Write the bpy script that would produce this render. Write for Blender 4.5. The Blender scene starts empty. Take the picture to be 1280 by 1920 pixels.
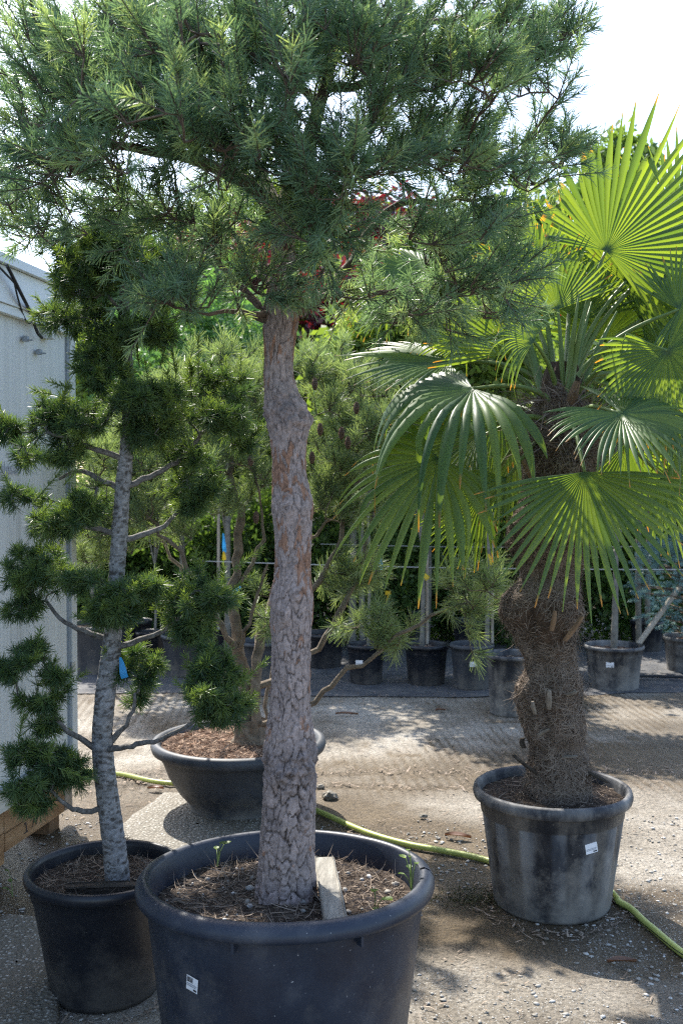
import bpy, math, random
import numpy as np
from mathutils import Vector, Matrix
R = math.radians
SC = bpy.context.scene
COL = SC.collection
rng = np.random.default_rng(7)
random.seed(7)

# ------------------------------------------------------------------ camera
CAMH, FPX, CX, CY, TILT = 1.6, 1900.0, 640.0, 960.0, math.atan(48 / 1900)
cam = bpy.data.cameras.new('camera')
cam.sensor_fit = 'VERTICAL'; cam.sensor_height = 36; cam.sensor_width = 24
cam.lens = FPX / 1920 * 36
cam.clip_start = 0.05; cam.clip_end = 2000
cam.dof.use_dof = True; cam.dof.focus_distance = 3.0; cam.dof.aperture_fstop = 5.6
camo = bpy.data.objects.new('camera', cam); COL.objects.link(camo)
camo.location = (0, 0, CAMH); camo.rotation_euler = (R(90) - TILT, 0, 0)
SC.camera = camo

# ------------------------------------------------------------------ light
SUN_EL, SUN_AZ = R(51), R(-24)        # azimuth measured from +Y towards +X
w = bpy.data.worlds.new('World'); SC.world = w; w.use_nodes = True
nt = w.node_tree; nt.nodes.clear()
sky = nt.nodes.new('ShaderNodeTexSky'); sky.sky_type = 'NISHITA'; sky.sun_disc = False
sky.sun_elevation = SUN_EL; sky.sun_rotation = SUN_AZ
sky.air_density = 1.0; sky.dust_density = 1.6; sky.ozone_density = 1.0
bg = nt.nodes.new('ShaderNodeBackground'); bg.inputs['Strength'].default_value = 0.15
wo = nt.nodes.new('ShaderNodeOutputWorld')
nt.links.new(sky.outputs[0], bg.inputs[0]); nt.links.new(bg.outputs[0], wo.inputs[0])
sl = bpy.data.lights.new('sun', 'SUN'); sl.energy = 4.0; sl.angle = R(0.53); sl.color = (1, 0.95, 0.86)
so = bpy.data.objects.new('sun', sl); COL.objects.link(so)
sv = Vector((math.sin(SUN_AZ) * math.cos(SUN_EL), math.cos(SUN_AZ) * math.cos(SUN_EL), math.sin(SUN_EL)))
so.rotation_euler = sv.to_track_quat('Z', 'Y').to_euler(); so.location = sv * 30
SC.view_settings.view_transform = 'Standard'; SC.view_settings.look = 'None'
SC.view_settings.exposure = 1.5; SC.view_settings.gamma = 1.0
SC.view_settings.use_curve_mapping = False
SC.cycles.use_denoising = False; SC.cycles.filter_width = 1.2; SC.cycles.denoiser = 'OPENIMAGEDENOISE'; SC.cycles.denoising_input_passes = 'RGB_ALBEDO_NORMAL'; SC.cycles.denoising_prefilter = 'ACCURATE'
SC.cycles.max_bounces = 8; SC.cycles.diffuse_bounces = 5; SC.cycles.glossy_bounces = 2
SC.cycles.transmission_bounces = 6; SC.cycles.transparent_max_bounces = 4
SC.cycles.sample_clamp_indirect = 6.0

# ------------------------------------------------------------------ picture -> place
ct, st = math.cos(TILT), math.sin(TILT)
def ray(px, py):
    u = (px - CX) / FPX; v = (CY - py) / FPX
    return np.array([u, ct + v * st, -st + v * ct])
def P(px, py, y):
    d = ray(px, py); s = y / d[1]
    return np.array([d[0] * s, y, CAMH + d[2] * s])
def G(px, py, z=0.0):
    d = ray(px, py); s = (z - CAMH) / d[2]
    return np.array([d[0] * s, d[1] * s, z])
def S(px, y):
    return px / FPX * y

# ------------------------------------------------------------------ numpy tools
def nrm(a):
    a = np.asarray(a, float)
    return a / np.maximum(np.linalg.norm(a, axis=-1, keepdims=True), 1e-9)
def hashn(*ks):
    h = np.zeros(np.broadcast(*ks).shape, np.uint64)
    for i, k in enumerate(ks):
        kk = np.asarray(k).astype(np.int64).astype(np.uint64)
        h = (h ^ (kk * np.uint64(0x9E3779B97F4A7C15 + 2 * i))) * np.uint64(0xBF58476D1CE4E5B9)
        h = h ^ (h >> np.uint64(29))
    h = h * np.uint64(0x94D049BB133111EB); h = h ^ (h >> np.uint64(32))
    return (h & np.uint64(0xFFFFFF)).astype(float) / 0xFFFFFF
def vnoise(x, y, z=0.0, seed=0):
    x, y, z = np.broadcast_arrays(np.asarray(x, float), np.asarray(y, float), np.asarray(z, float))
    xi, yi, zi = np.floor(x), np.floor(y), np.floor(z)
    fx, fy, fz = x - xi, y - yi, z - zi
    fx, fy, fz = [f * f * (3 - 2 * f) for f in (fx, fy, fz)]
    out = 0
    for a in (0, 1):
        for b in (0, 1):
            for c in (0, 1):
                wgt = (fx if a else 1 - fx) * (fy if b else 1 - fy) * (fz if c else 1 - fz)
                out = out + wgt * hashn(xi + a, yi + b, zi + c, np.full(xi.shape, seed))
    return out
def fbm(x, y, z=0.0, o=4, seed=0):
    t, a, s = 0, 0.5, 0
    for i in range(o):
        t = t + a * vnoise(np.asarray(x) * 2 ** i, np.asarray(y) * 2 ** i, np.asarray(z) * 2 ** i, seed + i); s += a; a *= 0.5
    return t / s
def voro(u, v, nu, seed=0):
    """jittered cells, wraps in u after nu cells: F1, F2, id"""
    ui, vi = np.floor(u), np.floor(v)
    f1 = np.full(u.shape, 9.0); f2 = np.full(u.shape, 9.0); idd = np.zeros(u.shape)
    for a in (-1, 0, 1):
        for b in (-1, 0, 1):
            cu, cv = ui + a, vi + b
            cw = np.mod(cu, nu)
            sx = cu + 0.15 + 0.7 * hashn(cw, cv, np.full(cw.shape, seed + 1)); sy = cv + 0.15 + 0.7 * hashn(cw, cv, np.full(cw.shape, seed + 2))
            d = np.hypot(u - sx, v - sy)
            k = hashn(cw, cv, np.full(cw.shape, seed + 3))
            near = d < f1
            f2 = np.where(near, f1, np.minimum(f2, d)); idd = np.where(near, k, idd); f1 = np.where(near, d, f1)
    return f1, f2, idd
def interp_rows(tab, ys):
    tab = np.array(sorted(tab)); 
    return [np.interp(ys, tab[:, 0], tab[:, i]) for i in range(1, tab.shape[1])]

class MB:
    """collects numpy geometry, builds ONE mesh object"""
    def __init__(s): s.V = []; s.Q = []; s.T = []; s.A = []; s.n = 0
    def add(s, V, Q=None, T=None, rnd=None, tip=None):
        V = np.asarray(V, float).reshape(-1, 3); k = len(V)
        a = np.zeros((k, 2)); 
        if rnd is not None: a[:, 0] = rnd
        if tip is not None: a[:, 1] = tip
        s.V.append(V); s.A.append(a)
        if Q is not None and len(Q): s.Q.append(np.asarray(Q, int).reshape(-1, 4) + s.n)
        if T is not None and len(T): s.T.append(np.asarray(T, int).reshape(-1, 3) + s.n)
        s.n += k
    def grid(s, V, closed=False, rnd=None, tip=None):
        V = np.asarray(V, float); m, n = V.shape[:2]
        idx = np.arange(m * n).reshape(m, n)
        if closed: idx = np.concatenate([idx, idx[:, :1]], 1)
        Q = np.stack([idx[:-1, :-1], idx[:-1, 1:], idx[1:, 1:], idx[1:, :-1]], -1).reshape(-1, 4)
        f = lambda q: None if q is None else np.broadcast_to(np.asarray(q, float), (m, n)).reshape(-1)
        s.add(V.reshape(-1, 3), Q=Q, rnd=f(rnd), tip=f(tip))
    def box(s, c, size, M=None, rnd=0):
        sx, sy, sz = [q / 2 for q in size]
        V = np.array([[a, b, d] for a in (-sx, sx) for b in (-sy, sy) for d in (-sz, sz)], float)
        if M is not None: V = V @ np.array(M).T
        s.add(V + np.asarray(c), Q=[[0, 1, 3, 2], [4, 6, 7, 5], [0, 4, 5, 1], [2, 3, 7, 6], [0, 2, 6, 4], [1, 5, 7, 3]], rnd=rnd)
    def tube(s, pts, rad, n=6, cap=True, rnd=0, tip=0):
        pts = np.asarray(pts, float); rad = np.broadcast_to(np.asarray(rad, float), (len(pts),))
        d = nrm(np.gradient(pts, axis=0))
        ref = np.array([0, 0, 1.0]) if abs(d[0][2]) < 0.9 else np.array([1.0, 0, 0])
        a = nrm(np.cross(d[0], ref)); A = [a]
        for i in range(1, len(pts)):
            a = nrm(a - d[i] * np.dot(a, d[i])); A.append(a)
        A = np.array(A); B = np.cross(d, A)
        th = np.arange(n) * 2 * np.pi / n
        V = pts[:, None] + rad[:, None, None] * (A[:, None] * np.cos(th)[None, :, None] + B[:, None] * np.sin(th)[None, :, None])
        o = s.n
        s.grid(V, closed=True, rnd=rnd, tip=tip)
        if cap:
            for i, k in ((0, -1), (len(pts) - 1, 1)):
                ring = [o + i * n + j for j in range(n)]
                if n == 4: s.Q.append(np.array([ring]))
                else:
                    s.add(pts[i:i + 1], rnd=rnd, tip=tip); cidx = s.n - 1
                    s.T.append(np.array([[ring[j], ring[(j + 1) % n], cidx] for j in range(n)]))
    def build(s, name, mat, parent=None, smooth=True, org=None):
        V = np.concatenate(s.V); A = np.concatenate(s.A)
        if org is not None: V = V - np.asarray(org)
        me = bpy.data.meshes.new(name)
        q = np.concatenate(s.Q) if s.Q else np.zeros((0, 4), int)
        t = np.concatenate(s.T) if s.T else np.zeros((0, 3), int)
        me.vertices.add(len(V)); me.vertices.foreach_set('co', V.astype(np.float32).ravel())
        loops = np.concatenate([q.ravel(), t.ravel()]).astype(np.int32)
        me.loops.add(len(loops)); me.loops.foreach_set('vertex_index', loops)
        st_ = np.concatenate([np.arange(len(q)) * 4, len(q) * 4 + np.arange(len(t)) * 3]).astype(np.int32)
        me.polygons.add(len(st_)); me.polygons.foreach_set('loop_start', st_)
        me.update(calc_edges=True)
        me.polygons.foreach_set('use_smooth', np.full(len(st_), smooth))
        for i, nm in enumerate(('rnd', 'tip')):
            at = me.attributes.new(nm, 'FLOAT', 'POINT'); at.data.foreach_set('value', A[:, i].astype(np.float32))
        me.materials.append(mat); me.update()
        o = bpy.data.objects.new(name, me); COL.objects.link(o)
        if parent is not None: o.parent = parent
        return o

def tag(o, label=None, cat=None, group=None, kind=None):
    if label: o['label'] = label
    if cat: o['category'] = cat
    if group: o['group'] = group
    if kind: o['kind'] = kind
    return o
def thing(name, loc, label, cat, group=None):
    o = bpy.data.objects.new(name, None); COL.objects.link(o); o.location = tuple(loc)
    o.empty_display_size = 0.1
    return tag(o, label, cat, group)

# ------------------------------------------------------------------ materials
def base_nodes(name):
    m = bpy.data.materials.new(name); m.use_nodes = True
    n = m.node_tree.nodes; n.clear()
    return m, n, m.node_tree.links
def node(n, t, **k):
    x = n.new(t)
    for a, b in k.items():
        if a in x.inputs.keys(): x.inputs[a].default_value = b
        else: setattr(x, a, b)
    return x
def c4(c): return (c[0], c[1], c[2], 1)
def ramp(n, stops):
    r = n.new('ShaderNodeValToRGB'); e = r.color_ramp.elements
    while len(e) < len(stops): e.new(0.5)
    for i, (p, c) in enumerate(stops): e[i].position = p; e[i].color = c4(c)
    return r
def pmat(name, stops, scale=8.0, rough=0.7, bump=0.3, bscale=40.0, bdist=0.01, stretch=(1, 1, 1), spec=0.3, rndmix=None, speck=None, speck_scale=120.0, speck_at=0.72, rrange=None, detail=6, mud=None):
    m, n, l = base_nodes(name)
    out = node(n, 'ShaderNodeOutputMaterial'); bs = node(n, 'ShaderNodeBsdfPrincipled', Roughness=rough)
    bs.inputs['Specular IOR Level'].default_value = spec
    tc = node(n, 'ShaderNodeTexCoord'); mp = node(n, 'ShaderNodeMapping'); mp.inputs['Scale'].default_value = stretch
    l.new(tc.outputs['Object'], mp.inputs[0])
    nz = node(n, 'ShaderNodeTexNoise', Scale=scale, Detail=detail, Roughness=0.62); l.new(mp.outputs[0], nz.inputs['Vector'])
    rp = ramp(n, stops); l.new(nz.outputs['Fac'], rp.inputs[0]); col = rp.outputs[0]
    if rndmix:
        at = node(n, 'ShaderNodeAttribute', attribute_name='rnd'); mx = node(n, 'ShaderNodeMix', data_type='RGBA', blend_type='MIX')
        l.new(at.outputs['Fac'], mx.inputs[0]); l.new(col, mx.inputs[6]); mx.inputs[7].default_value = c4(rndmix); col = mx.outputs[2]
    if speck:
        n2 = node(n, 'ShaderNodeTexNoise', Scale=speck_scale, Detail=3.0, Roughness=0.6); l.new(tc.outputs['Object'], n2.inputs['Vector'])
        r2 = ramp(n, [(speck_at, (0, 0, 0)), (speck_at + 0.05, (1, 1, 1))]); l.new(n2.outputs['Fac'], r2.inputs[0])
        mx = node(n, 'ShaderNodeMix', data_type='RGBA'); l.new(r2.outputs[0], mx.inputs[0]); l.new(col, mx.inputs[6]); mx.inputs[7].default_value = c4(speck); col = mx.outputs[2]
    if mud:     # dried splash, thicker near the foot of the pot, and smears higher up
        sp = node(n, 'ShaderNodeSeparateXYZ'); l.new(tc.outputs['Object'], sp.inputs[0])
        n3 = node(n, 'ShaderNodeTexNoise', Scale=mud[1], Detail=9.0, Roughness=0.7); l.new(tc.outputs['Object'], n3.inputs['Vector'])
        mz = node(n, 'ShaderNodeMapRange'); mz.inputs[1].default_value = 0.0; mz.inputs[2].default_value = mud[2]; mz.inputs[3].default_value = 0.26; mz.inputs[4].default_value = 0.0; l.new(sp.outputs[2], mz.inputs[0])
        ad = node(n, 'ShaderNodeMath', operation='ADD'); l.new(n3.outputs['Fac'], ad.inputs[0]); l.new(mz.outputs[0], ad.inputs[1])
        r3 = ramp(n, [(0.56, (0, 0, 0)), (0.78, (0.75, 0.75, 0.75))]); l.new(ad.outputs[0], r3.inputs[0])
        mx = node(n, 'ShaderNodeMix', data_type='RGBA'); l.new(r3.outputs[0], mx.inputs[0]); l.new(col, mx.inputs[6]); mx.inputs[7].default_value = c4(mud[0]); col = mx.outputs[2]
    l.new(col, bs.inputs['Base Color'])
    if rrange:
        mr = node(n, 'ShaderNodeMapRange'); mr.inputs[3].default_value = rrange[0]; mr.inputs[4].default_value = rrange[1]
        mr.inputs[1].default_value = 0.3; mr.inputs[2].default_value = 0.7
        l.new(nz.outputs['Fac'], mr.inputs[0]); l.new(mr.outputs[0], bs.inputs['Roughness'])
    if bump:
        nb = node(n, 'ShaderNodeTexNoise', Scale=bscale, Detail=6.0, Roughness=0.65); l.new(mp.outputs[0], nb.inputs['Vector'])
        bp = node(n, 'ShaderNodeBump', Strength=bump, Distance=bdist); l.new(nb.outputs['Fac'], bp.inputs['Height']); l.new(bp.outputs[0], bs.inputs['Normal'])
    l.new(bs.outputs[0], out.inputs[0])
    return m
def leafmat(name, c1, c2, trans=0.4, tcol=None, tip=None, tip_at=0.9, rough=0.45, spec=0.35, mid=None):
    m, n, l = base_nodes(name)
    out = node(n, 'ShaderNodeOutputMaterial'); bs = node(n, 'ShaderNodeBsdfPrincipled', Roughness=rough)
    bs.inputs['Specular IOR Level'].default_value = spec
    at = node(n, 'ShaderNodeAttribute', attribute_name='rnd')
    rp = ramp(n, [(0.0, c1), (1.0, c2)] if mid is None else [(0.0, c1), (0.5, mid), (1.0, c2)]); l.new(at.outputs['Fac'], rp.inputs[0]); col = rp.outputs[0]
    if tip:
        a2 = node(n, 'ShaderNodeAttribute', attribute_name='tip')
        r2 = ramp(n, [(tip_at, (0, 0, 0)), (min(1, tip_at + 0.06), (1, 1, 1))]); l.new(a2.outputs['Fac'], r2.inputs[0])
        mx = node(n, 'ShaderNodeMix', data_type='RGBA'); l.new(r2.outputs[0], mx.inputs[0]); l.new(col, mx.inputs[6]); mx.inputs[7].default_value = c4(tip); col = mx.outputs[2]
    l.new(col, bs.inputs['Base Color'])
    tr = node(n, 'ShaderNodeBsdfTranslucent')
    hs = node(n, 'ShaderNodeMix', data_type='RGBA', blend_type='MULTIPLY'); hs.inputs[0].default_value = 1.0
    l.new(col, hs.inputs[6]); hs.inputs[7].default_value = c4(tcol or (2.2, 2.0, 0.7)); l.new(hs.outputs[2], tr.inputs[0])
    ms = node(n, 'ShaderNodeMixShader', Fac=trans); l.new(bs.outputs[0], ms.inputs[1]); l.new(tr.outputs[0], ms.inputs[2])
    l.new(ms.outputs[0], out.inputs[0])
    return m

M = {}
M['pine_needle'] = leafmat('pine_needle', (0.095, 0.165, 0.115), (0.32, 0.40, 0.19), 0.36, (1.8, 1.8, 0.9), mid=(0.15, 0.235, 0.15))
M['cedar_needle'] = leafmat('cedar_needle', (0.042, 0.085, 0.046), (0.17, 0.235, 0.065), 0.3, (2.0, 2.0, 0.7))
M['bowl_needle'] = leafmat('bowl_needle', (0.11, 0.165, 0.10), (0.25, 0.31, 0.165), 0.35, (1.9, 1.9, 0.8))
M['palm_leaf'] = leafmat('palm_leaf', (0.045, 0.10, 0.042), (0.105, 0.18, 0.052), 0.38, (3.9, 3.0, 0.55), tip=(0.30, 0.17, 0.05), tip_at=0.90, rough=0.42, spec=0.38)
M['petiole'] = leafmat('petiole', (0.10, 0.16, 0.04), (0.17, 0.22, 0.06), 0.1)
M['leaf_green'] = leafmat('leaf_green', (0.06, 0.12, 0.04), (0.16, 0.235, 0.065), 0.48, (1.9, 1.8, 0.7))
M['leaf_bright'] = leafmat('leaf_bright', (0.09, 0.16, 0.035), (0.18, 0.25, 0.06), 0.4, (1.9, 1.8, 0.6))
M['leaf_dark'] = leafmat('leaf_dark', (0.035, 0.08, 0.03), (0.11, 0.18, 0.055), 0.42, (2.0, 2.0, 0.7))
M['leaf_plum'] = leafmat('leaf_plum', (0.035, 0.016, 0.032), (0.10, 0.02, 0.03), 0.25, (4.5, 0.9, 0.8), rough=0.35, spec=0.6)
M['leaf_juniper'] = leafmat('leaf_juniper', (0.07, 0.16, 0.06), (0.15, 0.27, 0.10), 0.35, (1.8, 1.9, 0.8))
M['leaf_blue'] = leafmat('leaf_blue', (0.12, 0.22, 0.23), (0.24, 0.36, 0.36), 0.2, (1.2, 1.4, 1.2))
M['twig'] = pmat('twig', [(0.3, (0.07, 0.05, 0.04)), (0.7, (0.16, 0.125, 0.10))], 40, 0.85, 0.6, 120, 0.004)
M['limb'] = pmat('limb', [(0.3, (0.07, 0.05, 0.038)), (0.7, (0.19, 0.14, 0.105))], 25, 0.9, 0.9, 70, 0.01, stretch=(1, 1, 0.5))
M['grey_limb'] = pmat('grey_limb', [(0.3, (0.07, 0.065, 0.06)), (0.55, (0.17, 0.16, 0.15)), (0.75, (0.30, 0.29, 0.285))], 60, 0.85, 0.8, 90, 0.006)
M['bowl_limb'] = pmat('bowl_limb', [(0.3, (0.10, 0.08, 0.06)), (0.7, (0.26, 0.21, 0.16))], 22, 0.9, 0.9, 60, 0.01)
M['pot'] = pmat('pot', [(0.3, (0.010, 0.014, 0.026)), (0.58, (0.020, 0.027, 0.044)), (0.75, (0.06, 0.065, 0.08))], 7, 0.42, 0.12, 60, 0.004, spec=0.45, speck=(0.30, 0.30, 0.31), speck_scale=95, speck_at=0.70, rrange=(0.34, 0.55), mud=((0.09, 0.088, 0.09), 6.0, 0.5))
M['pot_black'] = pmat('pot_black', [(0.3, (0.008, 0.010, 0.016)), (0.8, (0.02, 0.023, 0.03))], 9, 0.4, 0.1, 60, 0.004, spec=0.45, speck=(0.22, 0.21, 0.2), speck_scale=90, speck_at=0.71, mud=((0.085, 0.08, 0.075), 7.0, 0.25))
M['pot_grey'] = pmat('pot_grey', [(0.3, (0.03, 0.036, 0.046)), (0.75, (0.075, 0.08, 0.09))], 8, 0.55, 0.12, 50, 0.004, stretch=(1, 1, 0.35), spec=0.4, mud=((0.15, 0.14, 0.125), 8.0, 0.2))
M['pot_dusty'] = pmat('pot_dusty', [(0.34, (0.013, 0.016, 0.024)), (0.46, (0.035, 0.038, 0.046)), (0.56, (0.11, 0.11, 0.112)), (0.75, (0.24, 0.23, 0.22))], 7.5, 0.6, 0.15, 70, 0.004, stretch=(1, 1, 0.42), spec=0.35, speck=(0.34, 0.33, 0.31), speck_scale=110, speck_at=0.7, detail=8, mud=((0.25, 0.24, 0.225), 9.0, 0.34))
M['soil'] = pmat('soil', [(0.3, (0.022, 0.015, 0.011)), (0.55, (0.06, 0.043, 0.032)), (0.8, (0.13, 0.10, 0.075))], 60, 0.95, 1.0, 140, 0.015)
M['soil_red'] = pmat('soil_red', [(0.3, (0.045, 0.026, 0.018)), (0.55, (0.12, 0.075, 0.052)), (0.8, (0.25, 0.17, 0.12))], 60, 0.95, 1.0, 140, 0.015)
M['litter'] = pmat('litter', [(0.35, (0.06, 0.042, 0.03)), (0.65, (0.20, 0.15, 0.11))], 35, 0.9, 0, rndmix=(0.34, 0.27, 0.21))
M['litter_red'] = pmat('litter_red', [(0.35, (0.16, 0.08, 0.05)), (0.65, (0.32, 0.19, 0.12))], 35, 0.9, 0, rndmix=(0.46, 0.34, 0.25))
M['fibre'] = pmat('fibre', [(0.35, (0.05, 0.034, 0.024)), (0.7, (0.19, 0.14, 0.105))], 11, 0.9, 0, rndmix=(0.29, 0.235, 0.19))
M['palm_core'] = pmat('palm_core', [(0.3, (0.035, 0.022, 0.015)), (0.7, (0.13, 0.085, 0.055))], 30, 0.95, 1.0, 90, 0.02, stretch=(1, 1, 0.4))
M['leaf_base'] = pmat('leaf_base', [(0.3, (0.12, 0.075, 0.045)), (0.7, (0.25, 0.165, 0.10))], 25, 0.8, 0.5, 80, 0.005, stretch=(1, 1, 0.2))
M['cut_wood'] = pmat('cut_wood', [(0.3, (0.12, 0.10, 0.08)), (0.7, (0.27, 0.235, 0.195))], 40, 0.9, 0.5, 90, 0.004)
M['grey_wood'] = pmat('grey_wood', [(0.3, (0.15, 0.14, 0.12)), (0.7, (0.34, 0.32, 0.28))], 14, 0.85, 0.7, 60, 0.006, stretch=(6, 0.6, 6))
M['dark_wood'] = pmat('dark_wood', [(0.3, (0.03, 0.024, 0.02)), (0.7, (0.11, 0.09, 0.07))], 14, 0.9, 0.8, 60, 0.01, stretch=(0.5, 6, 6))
M['stake'] = pmat('stake', [(0.3, (0.22, 0.18, 0.14)), (0.7, (0.42, 0.37, 0.30))], 18, 0.85, 0.5, 60, 0.005, stretch=(3, 3, 0.4))
M['stem'] = pmat('stem', [(0.3, (0.09, 0.085, 0.075)), (0.7, (0.24, 0.23, 0.20))], 22, 0.85, 0.5, 60, 0.005)
M['deck'] = pmat('deck', [(0.3, (0.26, 0.135, 0.06)), (0.55, (0.40, 0.235, 0.115)), (0.75, (0.50, 0.33, 0.19))], 5, 0.75, 0.4, 60, 0.004, stretch=(1, 1, 4))
M['block'] = pmat('block', [(0.3, (0.13, 0.075, 0.04)), (0.7, (0.27, 0.17, 0.10))], 8, 0.85, 0.5, 50, 0.006, stretch=(3, 3, 0.5))
M['panel'] = pmat('panel', [(0.28, (0.40, 0.40, 0.37)), (0.42, (0.54, 0.545, 0.52)), (0.7, (0.62, 0.625, 0.60))], 3, 0.45, 0.08, 14, 0.003, stretch=(8, 8, 0.15), spec=0.4)
M['fascia'] = pmat('fascia', [(0.3, (0.62, 0.66, 0.68)), (0.7, (0.74, 0.76, 0.76))], 4, 0.45, 0.05, 20, 0.003, spec=0.4)
M['frame_base'] = pmat('frame_base', [(0.3, (0.40, 0.37, 0.30)), (0.7, (0.62, 0.58, 0.50))], 9, 0.7, 0.3, 40, 0.004, speck=(0.22, 0.12, 0.05), speck_scale=25, speck_at=0.68)
M['grey_metal'] = pmat('grey_metal', [(0.3, (0.20, 0.23, 0.26)), (0.7, (0.32, 0.35, 0.38))], 12, 0.5, 0)
M['black_rubber'] = pmat('black_rubber', [(0.3, (0.012, 0.013, 0.015)), (0.7, (0.03, 0.03, 0.033))], 20, 0.5, 0)
M['white_paper'] = pmat('white_paper', [(0.3, (0.66, 0.67, 0.70)), (0.7, (0.76, 0.77, 0.80))], 20, 0.6, 0)
M['ink'] = pmat('ink', [(0.3, (0.03, 0.03, 0.035)), (0.7, (0.05, 0.05, 0.055))], 20, 0.7, 0)
M['ink_grey'] = pmat('ink_grey', [(0.3, (0.25, 0.26, 0.28)), (0.7, (0.34, 0.35, 0.37))], 20, 0.7, 0)
M['blue_tag'] = leafmat('blue_tag', (0.03, 0.28, 0.62), (0.05, 0.33, 0.68), 0.25, (1.2, 1.2, 1.2))
M['yellow_tag'] = leafmat('yellow_tag', (0.62, 0.42, 0.02), (0.70, 0.52, 0.04), 0.25, (1.2, 1.2, 1.0))
M['wire'] = pmat('wire', [(0.3, (0.42, 0.42, 0.42)), (0.7, (0.55, 0.55, 0.55))], 20, 0.4, 0)
M['cone'] = pmat('cone', [(0.3, (0.10, 0.06, 0.04)), (0.7, (0.20, 0.13, 0.09))], 60, 0.8, 0.5)
M['pebble'] = pmat('pebble', [(0.3, (0.16, 0.145, 0.12)), (0.7, (0.30, 0.28, 0.25))], 30, 0.7, 0, rndmix=(0.56, 0.55, 0.53))
M['dry_leaf'] = leafmat('dry_leaf', (0.11, 0.05, 0.032), (0.22, 0.12, 0.065), 0.1, (1.5, 1.2, 0.8), spec=0.5, rough=0.35)
M['moss'] = leafmat('moss', (0.02, 0.018, 0.012), (0.075, 0.08, 0.03), 0.1)
M['mat_fabric'] = pmat('mat_fabric', [(0.3, (0.05, 0.055, 0.065)), (0.7, (0.15, 0.145, 0.14))], 6, 0.8, 0.5, 12, 0.04, spec=0.15, speck=(0.3, 0.27, 0.22), speck_scale=30, speck_at=0.66)
M['earth'] = pmat('earth', [(0.3, (0.03, 0.026, 0.02)), (0.7, (0.11, 0.095, 0.07))], 4, 0.95, 0.6, 40, 0.02)
# ---- trunk bark
def bark_mat(name, plate, plate2, flake, crack):
    m, n, l = base_nodes(name)
    out = node(n, 'ShaderNodeOutputMaterial'); bs = node(n, 'ShaderNodeBsdfPrincipled', Roughness=0.8)
    bs.inputs['Specular IOR Level'].default_value = 0.3
    tc = node(n, 'ShaderNodeTexCoord')
    a1 = node(n, 'ShaderNodeAttribute', attribute_name='rnd'); a2 = node(n, 'ShaderNodeAttribute', attribute_name='tip')
    r1 = ramp(n, [(0.0, plate), (0.55, plate2), (0.80, plate2), (0.88, flake), (1.0, flake)]); l.new(a1.outputs['Fac'], r1.inputs[0])
    nz = node(n, 'ShaderNodeTexNoise', Scale=90.0, Detail=6.0, Roughness=0.7); l.new(tc.outputs['Object'], nz.inputs['Vector'])
    rv = ramp(n, [(0.3, (0.55, 0.55, 0.55)), (0.7, (1.25, 1.25, 1.28))]); l.new(nz.outputs['Fac'], rv.inputs[0])
    mv = node(n, 'ShaderNodeMix', data_type='RGBA', blend_type='MULTIPLY'); mv.inputs[0].default_value = 1; l.new(r1.outputs[0], mv.inputs[6]); l.new(rv.outputs[0], mv.inputs[7])
    mx = node(n, 'ShaderNodeMix', data_type='RGBA'); l.new(a2.outputs['Fac'], mx.inputs[0]); l.new(mv.outputs[2], mx.inputs[6]); mx.inputs[7].default_value = c4(crack)
    l.new(mx.outputs[2], bs.inputs['Base Color'])
    bp = node(n, 'ShaderNodeBump', Strength=0.8, Distance=0.006); nb = node(n, 'ShaderNodeTexNoise', Scale=150.0, Detail=6.0, Roughness=0.7)
    mp = node(n, 'ShaderNodeMapping'); mp.inputs['Scale'].default_value = (1, 1, 0.6); l.new(tc.outputs['Object'], mp.inputs[0]); l.new(mp.outputs[0], nb.inputs['Vector'])
    l.new(nb.outputs['Fac'], bp.inputs['Height']); l.new(bp.outputs[0], bs.inputs['Normal']); l.new(bs.outputs[0], out.inputs[0])
    return m
M['pine_bark'] = bark_mat('pine_bark', (0.26, 0.21, 0.195), (0.39, 0.31, 0.28), (0.34, 0.19, 0.125), (0.05, 0.035, 0.028))
M['cedar_bark'] = bark_mat('cedar_bark', (0.20, 0.195, 0.19), (0.34, 0.335, 0.335), (0.34, 0.335, 0.335), (0.06, 0.05, 0.042))

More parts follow.
